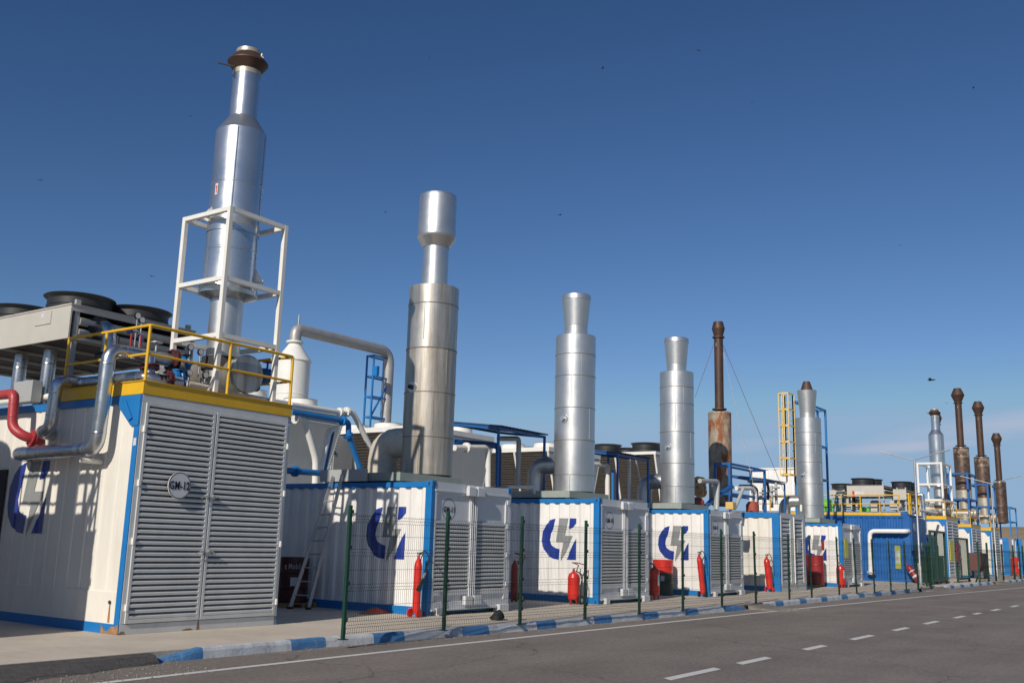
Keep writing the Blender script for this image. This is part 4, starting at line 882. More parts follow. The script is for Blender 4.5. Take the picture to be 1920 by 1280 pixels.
def canopy(x0, x1, y0, y1, z, label, n=14, zb=2.78):
    r = thing('pipe_canopy', (x0, y0, 2.6), label, 'canopy', 'blue framed canopies')
    for xx in (x0, x1):
        for yy in (y0, y1): q = MB(); q.box(xx-.03, xx+.03, yy-.03, yy+.03, zb if xx == x1 else 0, z+(.2 if yy == y1 else 0)); part(r, 'post', q, DBLUE)
    q = MB(); q.beam((x0-.04, y0, z), (x1+.04, y0, z), .05, .07); q.beam((x0, y1, z+.2), (x1, y1, z+.2), .05, .07)
    for xx in (x0, x1): q.beam((xx, y0, z), (xx, y1, z+.2), .05, .07)
    part(r, 'roof_beam', q, DBLUE)
    q = MB(); w2 = (x1-x0+.1)/n
    for i in range(n):
        a = x0-.05+i*w2; q.add([(a, y0-.1, z+.05), (a+w2*.5, y0-.1, z+.05), (a+w2*.55, y0-.1, z+.09), (a+w2*.95, y0-.1, z+.09), (a+w2, y0-.1, z+.05), (a, y1+.1, z+.26), (a+w2*.5, y1+.1, z+.26), (a+w2*.55, y1+.1, z+.30), (a+w2*.95, y1+.1, z+.30), (a+w2, y1+.1, z+.26)], [(j, j+1, j+6, j+5) for j in range(4)])
    part(r, 'roof_sheet', q, mat('canopy_sheet', (.03, .06, .13), .5))
canopy(5.95, 8.3, 2.6, 4.3, 4.64, 'blue framed canopy between GM-11 and GM-10')
canopy(12.8, 15.0, 2.6, 4.2, 4.5, 'blue framed canopy between GM-10 and GM-9')
canopy(26.1, 28.75, 2.6, 4.2, 4.52, 'blue framed canopy between the plain container and the cone-tipped stack')
# items by GM-8
B8 = 1.9
pipe('black_pipe', pp([(1404, 902), (1438, 903), (1441, 915), (1440, 936)], B8), .06, BLACK, 'black insulated pipe bending down, upper of two right of the rusty stack', seams=False)
pipe('black_pipe', pp([(1388, 911), (1412, 911), (1419, 918), (1419, 958)], B8-.1), .07, BLACK, 'black insulated pipe bending down, lower of two right of the rusty stack', seams=False)
pipe('white_pipe', pp([(1380, 915), (1408, 915), (1416, 920), (1416, 960)], B8-.3), .085, FRW, 'white pipe bending down beside the black pipes', seams=False)
pipe('white_pipe', pp([(1408, 918), (1408, 960)], B8+.2), .07, FRW, 'straight white upright pipe left of the black pipes', seams=False)
pipe('grey_pipe', pp([(1312, 901), (1346, 902), (1344, 955)], 1.2), .08, GREYM, 'grey pipe bent in front of the rusty stack base', seams=False)
pipe('grey_pipe', pp([(1338, 908), (1342, 955)], 1.3), .07, GREYM, 'grey slanting pipe in front of the rusty stack base', seams=False)
pipe('blue_pipe', pp([(1372, 912), (1345, 928), (1322, 950)], 1.4), .09, DBLUE, 'dark blue slanting pipe crossing the rusty stack base', seams=False)
pipe('grey_pipe', pp([(1394, 914), (1379, 950)], 1.3), .07, GREYM, 'grey slanting pipe right of the rusty stack', seams=False)
for i, (px, py) in enumerate(((1307, 947), (1411, 953))):
    p = at(px, py, Y=1.6); m = MB(); m.lathe([(.001, -.3), (.2, -.25), (.26, -.1), (.26, .15), (.15, .28), (.001, .3)], p, 20); single('expansion_vessel', m, mat('rusty_red', (.33, .07, .045), .6, 0, .15), ('rusty red vessel right of the GM-9 stack foot', 'dark red vessel behind the plain container roof')[i], 'vessel', 'red vessels')
for i, (px, py) in enumerate(((1312, 903), (1312, 914), (1313, 922))):
    p = at(px, py, Y=2.2); m = MB(); m.lathe([(.06, -.2), (.2, -.18), (.2, -.1), (.1, -.08), (.1, .08), (.2, .1), (.2, .18), (.06, .2)], p, 14, (1, 0, 0)); single('flange_joint', m, mat('ochre_rust', (.55, .33, .14), .6), 'ochre flange joint right of the GM-9 stack, '+('topmost', 'middle', 'lowest')[i]+' of three', 'flange', 'ochre flanges')
m = MB(); p = at(1373, 948, Y=.9); m.box(p.x-.18, p.x+.18, .8, 1.1, p.z-.14, p.z+.14); bevel(single('valve_actuator', m, mat('ochre_box', (.68, .45, .15), .5), 'small ochre actuator box on the plain container roof', 'actuator'), .03)
for i, (px, pz) in enumerate(((1455, 915), (1447, 921), (1431, 925))):
    p = at(px, pz, Y=2.2); m = MB(); m.lathe([(.06, 0), (.06, .7), (.17, .7), (.17, .76), (.06, .76), (.06, .95)], (p.x, p.y, p.z-.7), 12); m.lathe([(.14, -.03), (.14, .03)], (p.x-.2, p.y, p.z-.3), 12, (1, 0, 0)); single('grey_valve_stem', m, GREYM, 'grey valve stem in front of the white shed, '+('right', 'middle', 'left')[i]+'most of three', 'valve', 'grey valve stems')
pipe('small_guard_rail', pp([(1425, 930), (1488, 931)], 3.2), .035, YEL, 'yellow rail running in front of the white shed base', 'guard rail', seams=False)
pipe('white_pipe', pp([(1502, 958), (1502, 946)], .5), .05, FRW, 'short white stub on the plain container roof', seams=False)

# ------------------------------------------------------------------ ladder, drums, extinguishers
def ladder():
    a, b2 = Vector((-.95, 3.05, 0)), Vector((-.72, 2.72, 0)); ta, tb = at(625, 893, X=-.06), at(642, 889, X=-.06)
    r = thing('aluminium_ladder', (a+b2)/2, 'long aluminium ladder leaning on the side of GM-11', 'ladder')
    for p, q in ((a, ta), (b2, tb)): m = MB(); m.beam(p, q, .03, .075); part(r, 'side_rail', m, GALV)
    m = MB()
    for i in range(1, 10): t = i/10; m.tube([a.lerp(ta, t), b2.lerp(tb, t)], .016, 8)
    part(r, 'rung', m, GALV)
    m = MB()
    for p in (a, b2): m.box(p.x-.05, p.x+.05, p.y-.04, p.y+.04, 0, .05)
    part(r, 'rubber_foot', m, RUBBER)
ladder()
def drum(x, y, label, m1, m2=None, rr=.3, h=.9, z=0):
    r = thing('oil_drum', (x, y, z), label, 'oil drum', 'oil drums'); b = MB(); hh = h*.62
    prof = [(rr*.97, 0), (rr, .01)]
    for f in (.33, .66): prof += [(rr, h*f-.03), (rr+.012, h*f), (rr, h*f+.03)]
    prof += [(rr, h-.01), (rr*.98, h), (rr*.95, h-.015), (.001, h-.015)]
    lo = [p for p in prof if p[1] <= hh]+[(rr, hh)]; hi = [(rr, hh)]+[p for p in prof if p[1] > hh or p[0] < .1]
    b.lathe(lo, (x, y, z), 32); part(r, 'lower_body', b, m2 or m1); b = MB(); b.lathe(hi, (x, y, z), 32); part(r, 'upper_body', b, m1); return r
D = drum(-.45, 3.55, 'dark red oil drum in shade behind the ladder, white lettering', mat('shaded_red_paint', (.05, .008, .009), .4), rr=.34, h=.98, z=.1)  # shade painted into the drum: its red is darkened almost to black
a = at(544, 1061, Y=3.2); t = text_mb('t Mobil', (a.x+.05, 3.17, a.z), .17, .002, .004, fit=(.46, .12)); part(D, 'lettering', t, mat('shaded_lettering', (.30, .30, .30), .5))  # white letters painted grey to match the drum's painted shade
m = MB(); a = at(545, 1089, Y=3.2); m.box(a.x-.02, a.x+.25, 3.185, 3.19, a.z-.1, a.z+.08); part(D, 'paper_label', m, PLATE)
def pallet(x, y, w, label):
    r = thing('wooden_pallet', (x, y, 0), label, 'pallet', 'wooden pallets'); m = MB()
    for i in range(6): m.box(x-w/2, x+w/2, y-w/2+i*w/6, y-w/2+i*w/6+w/9, .08, .1)
    part(r, 'top_board', m, WOOD); m = MB()
    for i in range(3): m.box(x-w/2+i*(w-.1)/2, x-w/2+i*(w-.1)/2+.1, y-w/2, y+w/2, 0, .08)
    part(r, 'bearer', m, WOOD)
pallet(-.45, 3.55, .8, 'wooden pallet under the dark red drum by the ladder')
D = drum(13.62, 1.35, 'red and black oil drum standing against the GM-9 side', RED, BLACK, .33, 1.12)
m = MB(); m.box(13.3, 13.31, 1.15, 1.3, .45, .62); part(D, 'paper_label', m, PLATE)
pallet(27.6, 1.2, 1.0, 'wooden pallet under the red drums by the last emblem container')
drum(27.35, 1.45, 'red oil drum on the pallet by the last emblem container, farther of two', DRED, z=.1, rr=.33, h=1.3); drum(27.85, .95, 'red oil drum on the pallet by the last emblem container, nearer of two', DRED, z=.1, rr=.33, h=1.25)

def cyl_ext(x, y, h, r, label, lean=(0, 0), horn=True, wheel=RED, m=RED):
    root = thing('fire_extinguisher', (x, y, 0), label, 'fire extinguisher', 'wheeled fire extinguishers along the row')
    b0 = Vector((x, y, .09)); up = Vector((lean[0], lean[1], 1)).normalized(); b = MB()
    b.lathe([(.001, -.01), (r*.8, 0), (r, .05), (r, h-.2), (r*.85, h-.13), (r*.5, h-.07), (.03, h-.05), (.03, h)], b0, 24, up); part(root, 'cylinder', b, m)
    t = b0+up*(h+.01); b = MB(); b.tube([t-up*.03, t+up*.05], .03, 10); b.tube([t+up*.02, t+up*.04+Vector((.08, -.04, 0))], .012, 6); b.lathe([(.045, 0), (.045, .02)], t+up*.05, 12, up); part(root, 'valve_head', b, GALV)
    b = MB()
    for s in (-1, 1):
        c = Vector((x-.12*s*.6, y-.09*s-.02, .085)); c = Vector((x+.5*r-.1, y+s*(r+.03), .085)); b.lathe([(.001, -.02), (.085, -.02), (.085, .02), (.001, .02)], c, 20, (0, 1, 0))
    part(root, 'wheel', b, RUBBER if wheel is BLACK else wheel)
    b = MB(); b.tube([b0+Vector((r*.9, 0, 0)), t+Vector((r*.9, 0, -.05)), t+Vector((r*1.6, -.03, .06))], .012, 6, .05); b.tube([(x+.02, y-r-.03, .085), (x+.02, y+r+.03, .085)], .012, 6); part(root, 'trolley_frame', b, m)
    b = MB(); hx = t+Vector((0, 0, .02)); b.tube([hx, hx+Vector((.12, -.08, .1)), hx+Vector((.2, -.14, -.1)), b0+up*(h*.62)+Vector((.05, -r-.05, 0))], .013, 8, .08); part(root, 'hose', b, RUBBER)
    if horn:
        a = b0+up*(h*.72)+Vector((.10, -r-.04, 0)); e = b0+up*(h*.40)+Vector((-.24, -r-.16, .02)); d = e-a
        b = MB(); b.tube([a, a.lerp(e, .45), e], [.018, .022, .055], 12); part(root, 'horn', b, BLACK)
        b = MB(); b.tube([a.lerp(e, .08), a.lerp(e, .38)], .026, 10); part(root, 'horn_grip', b, GALV)
    return root
cyl_ext(-.34, -.0, 1.12, .082, 'tall slim red extinguisher with black horn at the GM-11 corner')
cyl_ext(13.85, .05, 1.25, .085, 'slim red extinguisher leaning by the GM-9 corner post', lean=(-.02, .10), horn=False, wheel=BLACK)
cyl_ext(20.3, .25, 1.2, .115, 'slim red extinguisher leaning by the plain container', lean=(-.02, .09), horn=False)
def wheeled(x, y, h, r, label, handle=True, wh=.11, m=RED, g=0):
    root = thing('fire_extinguisher', (x, y, 0), label, 'fire extinguisher', 'wheeled fire extinguishers along the row'); z = .12
    b = MB(); b.lathe([(.001, 0), (r*.85, .01), (r, .09), (r, h-.14), (r*.85, h-.05), (r*.4, h), (.04, h+.01), (.04, h+.05)], (x, y, z), 28); part(root, 'cylinder', b, m)
    b = MB(); b.tube([(x, y, z+h), (x, y, z+h+.09)], .03, 10); b.tube([(x-.06, y, z+h+.08), (x+.08, y, z+h+.1)], .012, 6); b.tube([(x, y, z+h+.05), (x-.09, y-.02, z+h+.08)], .01, 6); part(root, 'valve_head', b, GALV)
    if handle:
        for s in (-1, 1):
            b = MB(); c = (x+.20+.12*s, y-.02+.17*s, wh); b.lathe([(.03, -.025), (wh, -.025), (wh, .025), (.03, .025), (.03, -.025)], c, 24, (0, 1, 0)); w3 = part(root, 'wheel', b, RUBBER); b = MB(); b.lathe([(.001, -.027), (wh*.5, -.027), (wh*.5, .027), (.001, .027)], c, 16, (0, 1, 0)); part(w3, 'hub', b, GREYM)
        b = MB()
        for s in (-1, 1): b.tube([(x+r+.02, y+s*r*.8, .11), (x+r+.02, y+s*r*.8, h*.8), (x+r+.28, y+s*r*.75, h+.3), (x+.05, y+s*r*.5, h+.36)], .014, 8, .06)
        b.tube([(x+.05, y-r*.5, h+.36), (x+.05, y+r*.5, h+.36)], .014, 8); b.tube([(x+r+.02, y-r-.02, wh), (x+r+.02, y+r+.02, wh)], .014, 8); b.box(x-r, x-r+.04, y-.03, y+.03, 0, .15); b.box(x-r*.2, x-r*.2+.04, y-r*.8, y-r*.8+.03, 0, .15); part(root, 'trolley_frame', b, DRED if m is RED else m)
        b = MB(); b.tube([(x+.05, y-.04, z+h+.03), (x+r+.1, y-r*.6, z+h*.92), (x+r*.4, y-r-.04, z+h*.8), (x+r*.9, y-r-.03, z+h*.72), (x+r*.3, y-r-.04, z+h*.55), (x+.06, y-r-.03, z+h*.2)], .016, 8, .08); part(root, 'hose', b, RUBBER)
    else:
        b = MB()
        for a in range(4): q = a*math.pi/2+.5; b.box(x+r*.75*math.cos(q)-.025, x+r*.75*math.cos(q)+.025, y+r*.75*math.sin(q)-.025, y+r*.75*math.sin(q)+.025, 0, .15)
        part(root, 'foot', b, m); b = MB(); b.tube([(x, y, z+h+.06), (x-.18, y+.05, z+h+.15), (x-.26, y+.08, z+h-.1), (x-r-.05, y+.08, z+.4), (x-r-.04, y+.06, .1)], .02, 8, .1); part(root, 'hose', b, RUBBER)
        a = math.atan2(CP.y-y, CP.x-x)+.6; b = MB(); n = 6
        pts = [(x+math.cos(a+j*.1)*(r+.003), y+math.sin(a+j*.1)*(r+.003)) for j in range(n)]
        for (p, q), (s, t) in zip(pts, pts[1:]): b.poly([(p, q, z+h*.35), (s, t, z+h*.35), (s, t, z+h*.75), (p, q, z+h*.75)])
        part(root, 'instruction_label', b, mat('label_pale_blue', (.45, .6, .65), .5))
    return root
wheeled(6.5, .42, .70, .155, 'squat red extinguisher on a two wheeled trolley with handle by GM-10')
wheeled(10.93, .30, .80, .155, 'red cylinder extinguisher with label between GM-10 and GM-9', handle=False)
wheeled(28.05, -.05, .82, .185, 'wide red extinguisher with ring top at the last emblem container', handle=False)
wheeled(5.9, 1.9, .9, .10, 'dark extinguisher in shade right of the GM-11 doors', m=DRED)
e = at(1893, 1080, Z=0); wheeled(73.6, -.3, 1.35, .33, 'red extinguisher far right near the small grey-doored container', handle=False)
# rag, bag
m = MB(); c = at(703, 1149, Z=0); rnd = random.Random(4)
n = 18; V = []
for j in range(4):
    for i in range(n): a = i*2*math.pi/n; rr = (.30-.09*j)*(1+.25*rnd.uniform(-1, 1)); V.append((c.x+math.cos(a)*rr*1.3, c.y+math.sin(a)*rr*.7, .008+.03*j+rnd.uniform(0, .03)*(j > 0)))
m.add(V, [(j*n+i, j*n+(i+1) % n, (j+1)*n+(i+1) % n, (j+1)*n+i) for j in range(3) for i in range(n)]+[tuple(range(3*n, 4*n))], 0, True); single('red_cloth', m, mat('red_cloth', (.42, .08, .05), .9), 'crumpled red cloth on the pavement beside GM-11', 'cloth')
m = MB(); c = at(931, 1160, Z=.02); n = 12; V = []
for j in range(5):
    for i in range(n): a = i*2*math.pi/n; rr = (.09, .12, .10, .07, .02)[j]*(1+.35*rnd.uniform(-1, 1)); V.append((c.x+math.cos(a)*rr+.02*j, c.y+math.sin(a)*rr, .0+.05*j))
m.add(V, [(j*n+i, j*n+(i+1) % n, (j+1)*n+(i+1) % n, (j+1)*n+i) for j in range(4) for i in range(n)]+[tuple(range(4*n, 5*n))], 0, True); single('plastic_bag', m, RUBBER, 'small crumpled black bag at the kerb in front of GM-11', 'bag')

# ------------------------------------------------------------------ green mesh fence
FP = [(-4.78, -2.29), (-2.27, -2.27), (-.04, -2.36), (2.38, -2.38), (4.77, -2.42), (6.98, -2.48), (9.37, -2.5), (11.95, -2.45), (14.95, -2.38), (17.1, -2.38), (20.1, -2.38), (22.1, -2.42), (24.2, -2.5), (26.3, -2.58), (28.5, -2.65)]
fence = thing('mesh_fence', (FP[0][0], FP[0][1], .02), 'green welded mesh fence along the kerb in front of the containers', 'fence')
rnd = random.Random(9)
LEAN = {7: -.08, 9: -.1, 10: -.14, 11: -.2, 12: -.16, 13: -.06}
for i, (x, y) in enumerate(FP):
    m = MB(); m.beam((x, y, .0), (x+LEAN.get(i, 0), y, 2.05), .050, .050, up=(1, 0, 0)); m.box(x-.06, x+.06, y-.06, y+.06, 0, .012)
    for z in (.3, .85, 1.4, 1.95): m.box(x-.04+LEAN.get(i, 0)*z/2, x+.04+LEAN.get(i, 0)*z/2, y-.045, y-.029, z-.03, z+.03)
    part(fence, 'post', m, GREEN)
def mesh_panel(root, a, b, z0=.08, z1=1.92, step=.05, w=.0022, off=-.05, la=0, lb=0, bends=(.22, .78, 1.32, 1.84)):
    a = Vector((*a, 0)); b = Vector((*b, 0)); d = b-a; L = d.length; nrm = Vector((d.y, -d.x, 0)).normalized(); mb = MB(); n = int(L/step)
    zs = [z0]
    for q in bends: zs += [q-.05, q, q+.05]
    zs = [z for z in zs if z <= z1]+[z1]
    def P(t, z): o = -off+(.03 if any(abs(z-q) < .004 for q in bends) else 0); return a+d*t+nrm*o+Vector(((la*(1-t)+lb*t)*z/2, 0, z))
    tdir = d.normalized()*w
    for i in range(n+1):
        t = i/n; V = []
        for z in zs: p = P(t, z); V += [p-tdir, p+tdir, p+nrm*w*1.6]
        k = len(zs); mb.add(V, [(j*3+q, j*3+(q+1) % 3, (j+1)*3+(q+1) % 3, (j+1)*3+q) for j in range(k-1) for q in range(3)])
    for z in [.1]+[q+s for q in bends for s in (-.05, 0, .05) if q+s < z1]+[.5, 1.05, 1.58]:
        mb.tube([P(0, z), P(1, z)], w*1.2, 4, cap=False)
    return part(root, 'mesh_panel', mb, WIRE)
for i, (a, b2) in enumerate(zip(FP, FP[1:])):
    if i == len(FP)-2: break
    mesh_panel(fence, a, b2, la=LEAN.get(i, 0), lb=LEAN.get(i+1, 0), step=.05 if i < 7 else .075)
m = MB(); p = at(1582, 1027, Y=-2.5); m.box(p.x-.2, p.x+.2, -2.6, -2.59, p.z-.33, p.z+.33); bevel(part(fence, 'yellow_warning_sign', m, SIGNY), .002)

# far gate and fence pieces
def green_frame(name, x0, x1, y, h, label, cat, sheet=None):
    r = thing(name, (x0, y, 0), label, cat, 'green gate panels'); m = MB(); t = .11
    m.box(x0, x0+t, y, y+t, 0, h); m.box(x1-t, x1, y, y+t, 0, h); m.box(x0+t, x1-t, y, y+t, h-t, h); m.box(x0+t, x1-t, y, y+t, .15, .15+t); part(r, 'gate_frame', m, GREEN)
    m = MB(); x = x0+.15
    while x < x1: m.box(x, x+.02, y+.04, y+.06, .2, h-.1); x += .2
    part(r, 'bars', m, GREEN)
def sx(px, y, z=1.):
    lo, hi = 0, 300
    for _ in range(50):
        mm = (lo+hi)/2; v = Vector((mm, y, z))-CP; q = 960+FPX*v.dot(_r)/v.dot(_f)
        lo, hi = (mm, hi) if q < px else (lo, mm)
    return lo
for a, b2, lab in ((1748, 1759, 'green gate panel nearest the lamp post'), (1759, 1776, 'wide green gate panel in front of the first far louvred container'), (1796, 1818, 'green gate panel in front of the second far louvred container')):
    green_frame('mesh_gate', sx(a, -1.6), sx(b2, -1.6), -1.6, 2.75 if a < 1790 else 2.5, lab, 'gate')
f2 = thing('mesh_fence', (sx(1700, -2.3), -2.3, 0), 'far run of green fence posts beyond the gates', 'fence')
FF = [1835, 1852, 1866, 1880, 1901, 1912, 1919]
for px in FF: x = sx(px, -2.2); m = MB(); m.box(x-.06, x+.06, -2.25, -2.15, 0, 2.3); part(f2, 'post', m, GREEN)
for a, b2 in zip(FF, FF[1:]): mesh_panel(f2, (sx(a, -2.2), -2.2), (sx(b2, -2.2), -2.2), step=.25, w=.006, bends=(.22, .9, 1.8))
f3 = thing('mesh_fence', (sx(1651, -2.0), -2.0, 0), 'short run of green fence in front of the blue container', 'fence')
g3 = [(28.5, -2.65), (30.6, -2.65), (33.2, -2.6), (35.6, -1.9)]
for x, y in g3[1:]: m = MB(); m.beam((x, y, 0), (x-.1, y, 2.1), .07); part(f3, 'post', m, GREEN)
for a, b2 in zip(g3, g3[1:]): mesh_panel(f3, a, b2, step=.1, w=.003)
mesh_panel(f3, FP[-2], FP[-1], step=.1, w=.003)

# ------------------------------------------------------------------ blue container
def blue_container():
    x, W, H, L = 40.95, 3.5, 3.55, 12.2; y0 = 0.0
    r = thing('blue_container', (x, y0, 0), 'dark blue corrugated container with a yellow railed roof', 'container')
    P = corr(.3, 12.1, .3, .1, .05, .1, .04); w2 = MB(); corr_wall(w2, x+.02, P, .15, H-.1); w2.box(x+.07, x+W, .06, L, .1, H-.05); part(r, 'side_wall', w2, DBLUE)
    t = MB(); t.box(x-.01, x+.1, 0, .3, 0, H); t.box(x-.01, x+.08, .3, L, H-.1, H); t.box(x-.01, x+.08, .3, L, 0, .15); part(r, 'frame', t, DBLUE)
    for a, b2, z0, z1 in ((x+.15, x+1.3, 1.7, H-.1), (x+1.45, x+W-.05, 1.5, H-.1), (x+.15, x+1.6, .1, 1.4)):
        d = MB(); d.box(a, b2, -.05, .05, z0, z1); bevel(part(r, 'door', d, DBLUE), .01)
    for zc, xx in ((2.95, x+.8), (1.9, x+2.3)):
        d = MB(); d.lathe([(.001, 0), (.26, 0), (.26, .02)], (xx, -.08, zc), 20, (0, 1, 0)); part(r, 'round_mark', d, mat('mark_pale', (.25, .32, .42), .5))
    s = MB(); a, b2 = at(1677, 1022, X=x-.02), at(1690, 1066, X=x-.02); s.poly([(x-.02, a.y, b2.z), (x-.02, a.y, a.z), (x-.02, b2.y, a.z), (x-.02, b2.y, b2.z)], 0)
    s.poly([(x-.024, a.y-.05, b2.z+.3), (x-.024, a.y-.05, a.z-.3), (x-.024, b2.y+.04, a.z-.3), (x-.024, b2.y+.04, b2.z+.3)], 1); part(r, 'notice_board', s, [mat('notice_border', (.30, .34, .07), .6), mat('notice_inner', (.42, .46, .40), .6, 0, .3, 3)])
    dk = MB(); zt = H+.17; dk.box(x-.05, x+.05, .45, L, H+.01, zt); part(r, 'deck_beam', dk, YEL)
    dk = MB(); dk.box(x+.0, x+.1, .1, L, H+.005, H+.22); dk.box(x+.1, x+W, .1, L, H+.005, H+.1); part(r, 'deck_edge', dk, DBLUE)
    rl = MB(); rail_run(rl, [(x, 9), (x, .5)], H, H+1.12, H+.64, .035, [(x, .5+1.05*i) for i in range(8)]); part(r, 'guard_rail', rl, YEL)
    rl = MB(); rail_run(rl, [(x+.9, .2), (x+3.4, .2), (x+3.4, 3)], H, H+1.25, H+.7, .05, [(x+.9, .2), (x+1.2, .2), (x+2.6, .2), (x+3.2, .2), (x+3.4, 1.5)]); part(r, 'end_guard_rail', rl, YEL)
blue_container()
pipe('white_pipe', [(40.95, .1, 2.72), (40.6, .14, 2.71), (40.6, 2.06, 2.69), (40.6, 2.10, .35)], .12, FRW, 'thick white pipe bent across the side of the blue container', flanges=[(2, .95)], seams=False, bend=.3)
X0 = 41.4
c1 = table_cooler(X0, X0+2.2, at(1657, 920, X=X0).y, at(1588, 920, X=X0).y, 4.62, 5.22, 3.75, [(X0+.7, 2.75, .62), (X0+1.6, 2.5, .62)], 'beige cooler with red and white label on the blue container roof', group='table coolers with black fans', fh=.42)
s = MB(); a, b2 = at(1598, 921, X=X0-.01), at(1619, 930, X=X0-.01); y0_, y1_ = a.y, b2.y
s.poly([(X0-.01, y0_, b2.z), (X0-.01, y0_, a.z), (X0-.01, y1_, a.z), (X0-.01, y1_, b2.z)][::-1], 0); s.box(X0-.02, X0-.012, y0_-.12, y0_, b2.z-.05, a.z+.03, 1)
for k in range(7): s.box(X0-.018, X0-.012, y0_-.22-k*.05-.035, y0_-.22-k*.05, b2.z+.06, b2.z+.11+.03*(k % 2), 2)
part(c1, 'brand_panel', s, [PLATE, RED, GREYM])
table_cooler(X0+.3, X0+2.5, at(1700, 925, X=X0).y+.1, at(1672, 925, X=X0).y, 4.45, 5.02, 3.75, [(X0+.9, at(1682, 900, X=X0).y, .55), (X0+1.8, at(1682, 900, X=X0).y, .55)], 'beige cooler at the right end of the blue container roof', group='table coolers with black fans', fh=.42)
table_cooler(X0+.3, X0+2.4, at(1584, 915, X=X0).y+.1, at(1552, 915, X=X0).y, 4.55, 5.0, 3.75, [(X0+.8, at(1570, 900, X=X0).y, .6)], 'low beige cooler just right of the blue tower', group='table coolers with black fans', fh=.35)
for i, (px0, px1, z0, z1, m_) in enumerate(((1543, 1552, 3.8, 4.5, GRN2), (1560, 1568, 3.8, 4.35, GRN2), (1611, 1618, 3.75, 4.05, GRN2), (1624, 1630, 3.75, 4.05, GRN2), (1580, 1608, 3.95, 4.5, BEIGE), (1668, 1690, 3.9, 4.4, BEIGE), (1632, 1645, 3.8, 4.4, BEIGE))):
    ya, yb = at(px1, 950, X=42).y, at(px0, 950, X=42).y; m = MB(); m.box(42, 42.8, ya, yb, z0, z1); m.box(42.05, 42.75, ya+.05, yb-.05, z1, z1+.04)
    bevel(single('pump_skid' if m_ is GRN2 else 'roof_cabinet', m, m_, 'green pump unit' if 0 else ('bright green pump set behind the yellow rail, ' if m_ is GRN2 else 'beige cabinet behind the yellow rail, ')+('leftmost', 'second from left', 'third from left', 'rightmost', 'the widest', 'below the right end cooler', 'narrow one in the middle')[i], 'pump set' if m_ is GRN2 else 'cabinet', 'roof units behind the yellow rail'), .03)
for i, px in enumerate((1565, 1570, 1575, 1579)):
    y = at(px, 930, X=41.8).y; pipe('cyan_pipe', [(41.8, y, 3.75), (41.8, y, 5.05+.12*(i % 2))], .055, CYAN if i % 2 else GREYM, 'thin upright pipe in the cluster on the blue roof, '+('leftmost', 'second from left', 'second from right', 'rightmost')[i], flanges=[(0, .3), (0, .7)], seams=False, group='thin upright pipes on the blue roof')
y = at(1601, 950, X=41.9).y; pipe('black_pipe', [(41.9, y, 3.8), (41.9, y, 4.7)], .09, BLACK, 'black upright pipe under the labelled cooler', seams=False)
pipe('white_pipe', [(43.2, .6, 4.05), (50.5, .6, 4.05)], .08, FRW, 'white pipe bridging from the blue roof to the far louvred container', seams=False)
pipe('white_pipe', [(43.5, .5, 3.9), (43.5, .5, 5.0), (43.0, .9, 5.1)], .09, FRW, 'white hooked pipe above the blue container end', seams=False)

# ------------------------------------------------------------------ far tall louvred containers
FA = []
for x, W, H, lab, num in ((51.7, 3.5, 3.72, 'far tall cream container with louvre doors beside the bright far stack, white pipe in front', 0), (59.6, 3.5, 3.45, 'far tall cream container with louvre doors below the first brown stack', 0), (67.3, 3.4, 3.40, 'far tall cream container with louvre doors below the second brown stack', 0)):
    FA.append(tall_container(x, W, .3, H, 12, lab, None, False, deckL=2.8, pitch=.19))
def small_container(x, W, H, label, win=True, grey=True):
    r = thing('generator_container', (x, .3, 0), label, 'generator container', 'generator containers in a row')
    w2 = MB(); w2.box(x, x+W, .35, 12, .1, H-.1); part(r, 'side_wall', w2, CREAM); t = MB(); t.box(x-.02, x+.1, .3, .75, 0, H); t.box(x-.02, x+W, .75, 12, H-.12, H); t.box(x-.02, x+.06, .75, 12, 0, .2); part(r, 'blue_frame', t, BLUE)
    d = MB(); louvres(d, x+.2, x+W-.1, .32, .3, 1.9, .13); part(r, 'door', d, [GLOUV, DARK]); d = MB(); d.box(x+.1, x+W, .3, .34, 1.9, H); d.box(x+W*.55, x+W*.55+.1, .2, .3, .2, H-.1); part(r, 'door_head', d, GDOOR)
    if win: d = MB(); d.box(x-.03, x, 1.6, 2.1, 1.75, 2.3); part(r, 'window', d, mat('window_brownish', (.14, .09, .06), .3))
small_container(74.8, 3.4, 3.0, 'small cream container with brown window and blue frame, far right'); small_container(81.6, 3.4, 3.05, 'farthest cream container at the right edge, no window', win=False)
for x0, y in ((67.27, 1.9),): 
    d = MB(); d.box(x0-.03, x0, 1.6, 2.2, 1.7, 2.3); part(FA[2], 'window', d, mat('window_brownish', (.14, .09, .06), .3))
# stacks above them
jen_stack(53.5, 1.0, 3.95, 'bright silver stack in a white cage, far right, shorter than the brown ones', flap=True, n=32)
steel_frame('stack_cage', 51.9, 54.6, .45, 1.9, [3.93, 4.95, 5.95, 7.3], .12, FRW, 'white cage around the far bright silver stack', 'steel frame')
rust_stack(61.4, .97, 4.0, 5.5, 9.2, 13.55, 'brown stack with double cone cap, tallest of the far group', bottom=5.35)
rust_stack(69.25, .97, 4.0, 5.5, 9.15, 13.6, 'brown stack with double cone cap, second of the far group', bottom=5.2, rb=.55, rn=.25)
rust_stack(71.0, 4.5, 4.0, 5.5, 8.6, 13.1, 'brown stack mostly hidden behind the second one of the far group', rn=.24, rc=.42)
rust_stack(76.9, .97, 4.2, 4.4, 7.7, 11.85, 'brown stack with double cone cap, rightmost and lowest', rb=.49, rn=.24, rc=.43)
steel_frame('stack_cage', 59.9, 62.9, .4, 1.7, [3.7, 5.4, 7.2], .13, DBLUE, 'blue cage around the tallest brown stack', 'steel frame')
steel_frame('stack_cage', 67.6, 70.6, .4, 1.7, [3.7, 5.2, 6.9], .13, DBLUE, 'blue cage around the second brown stack', 'steel frame')
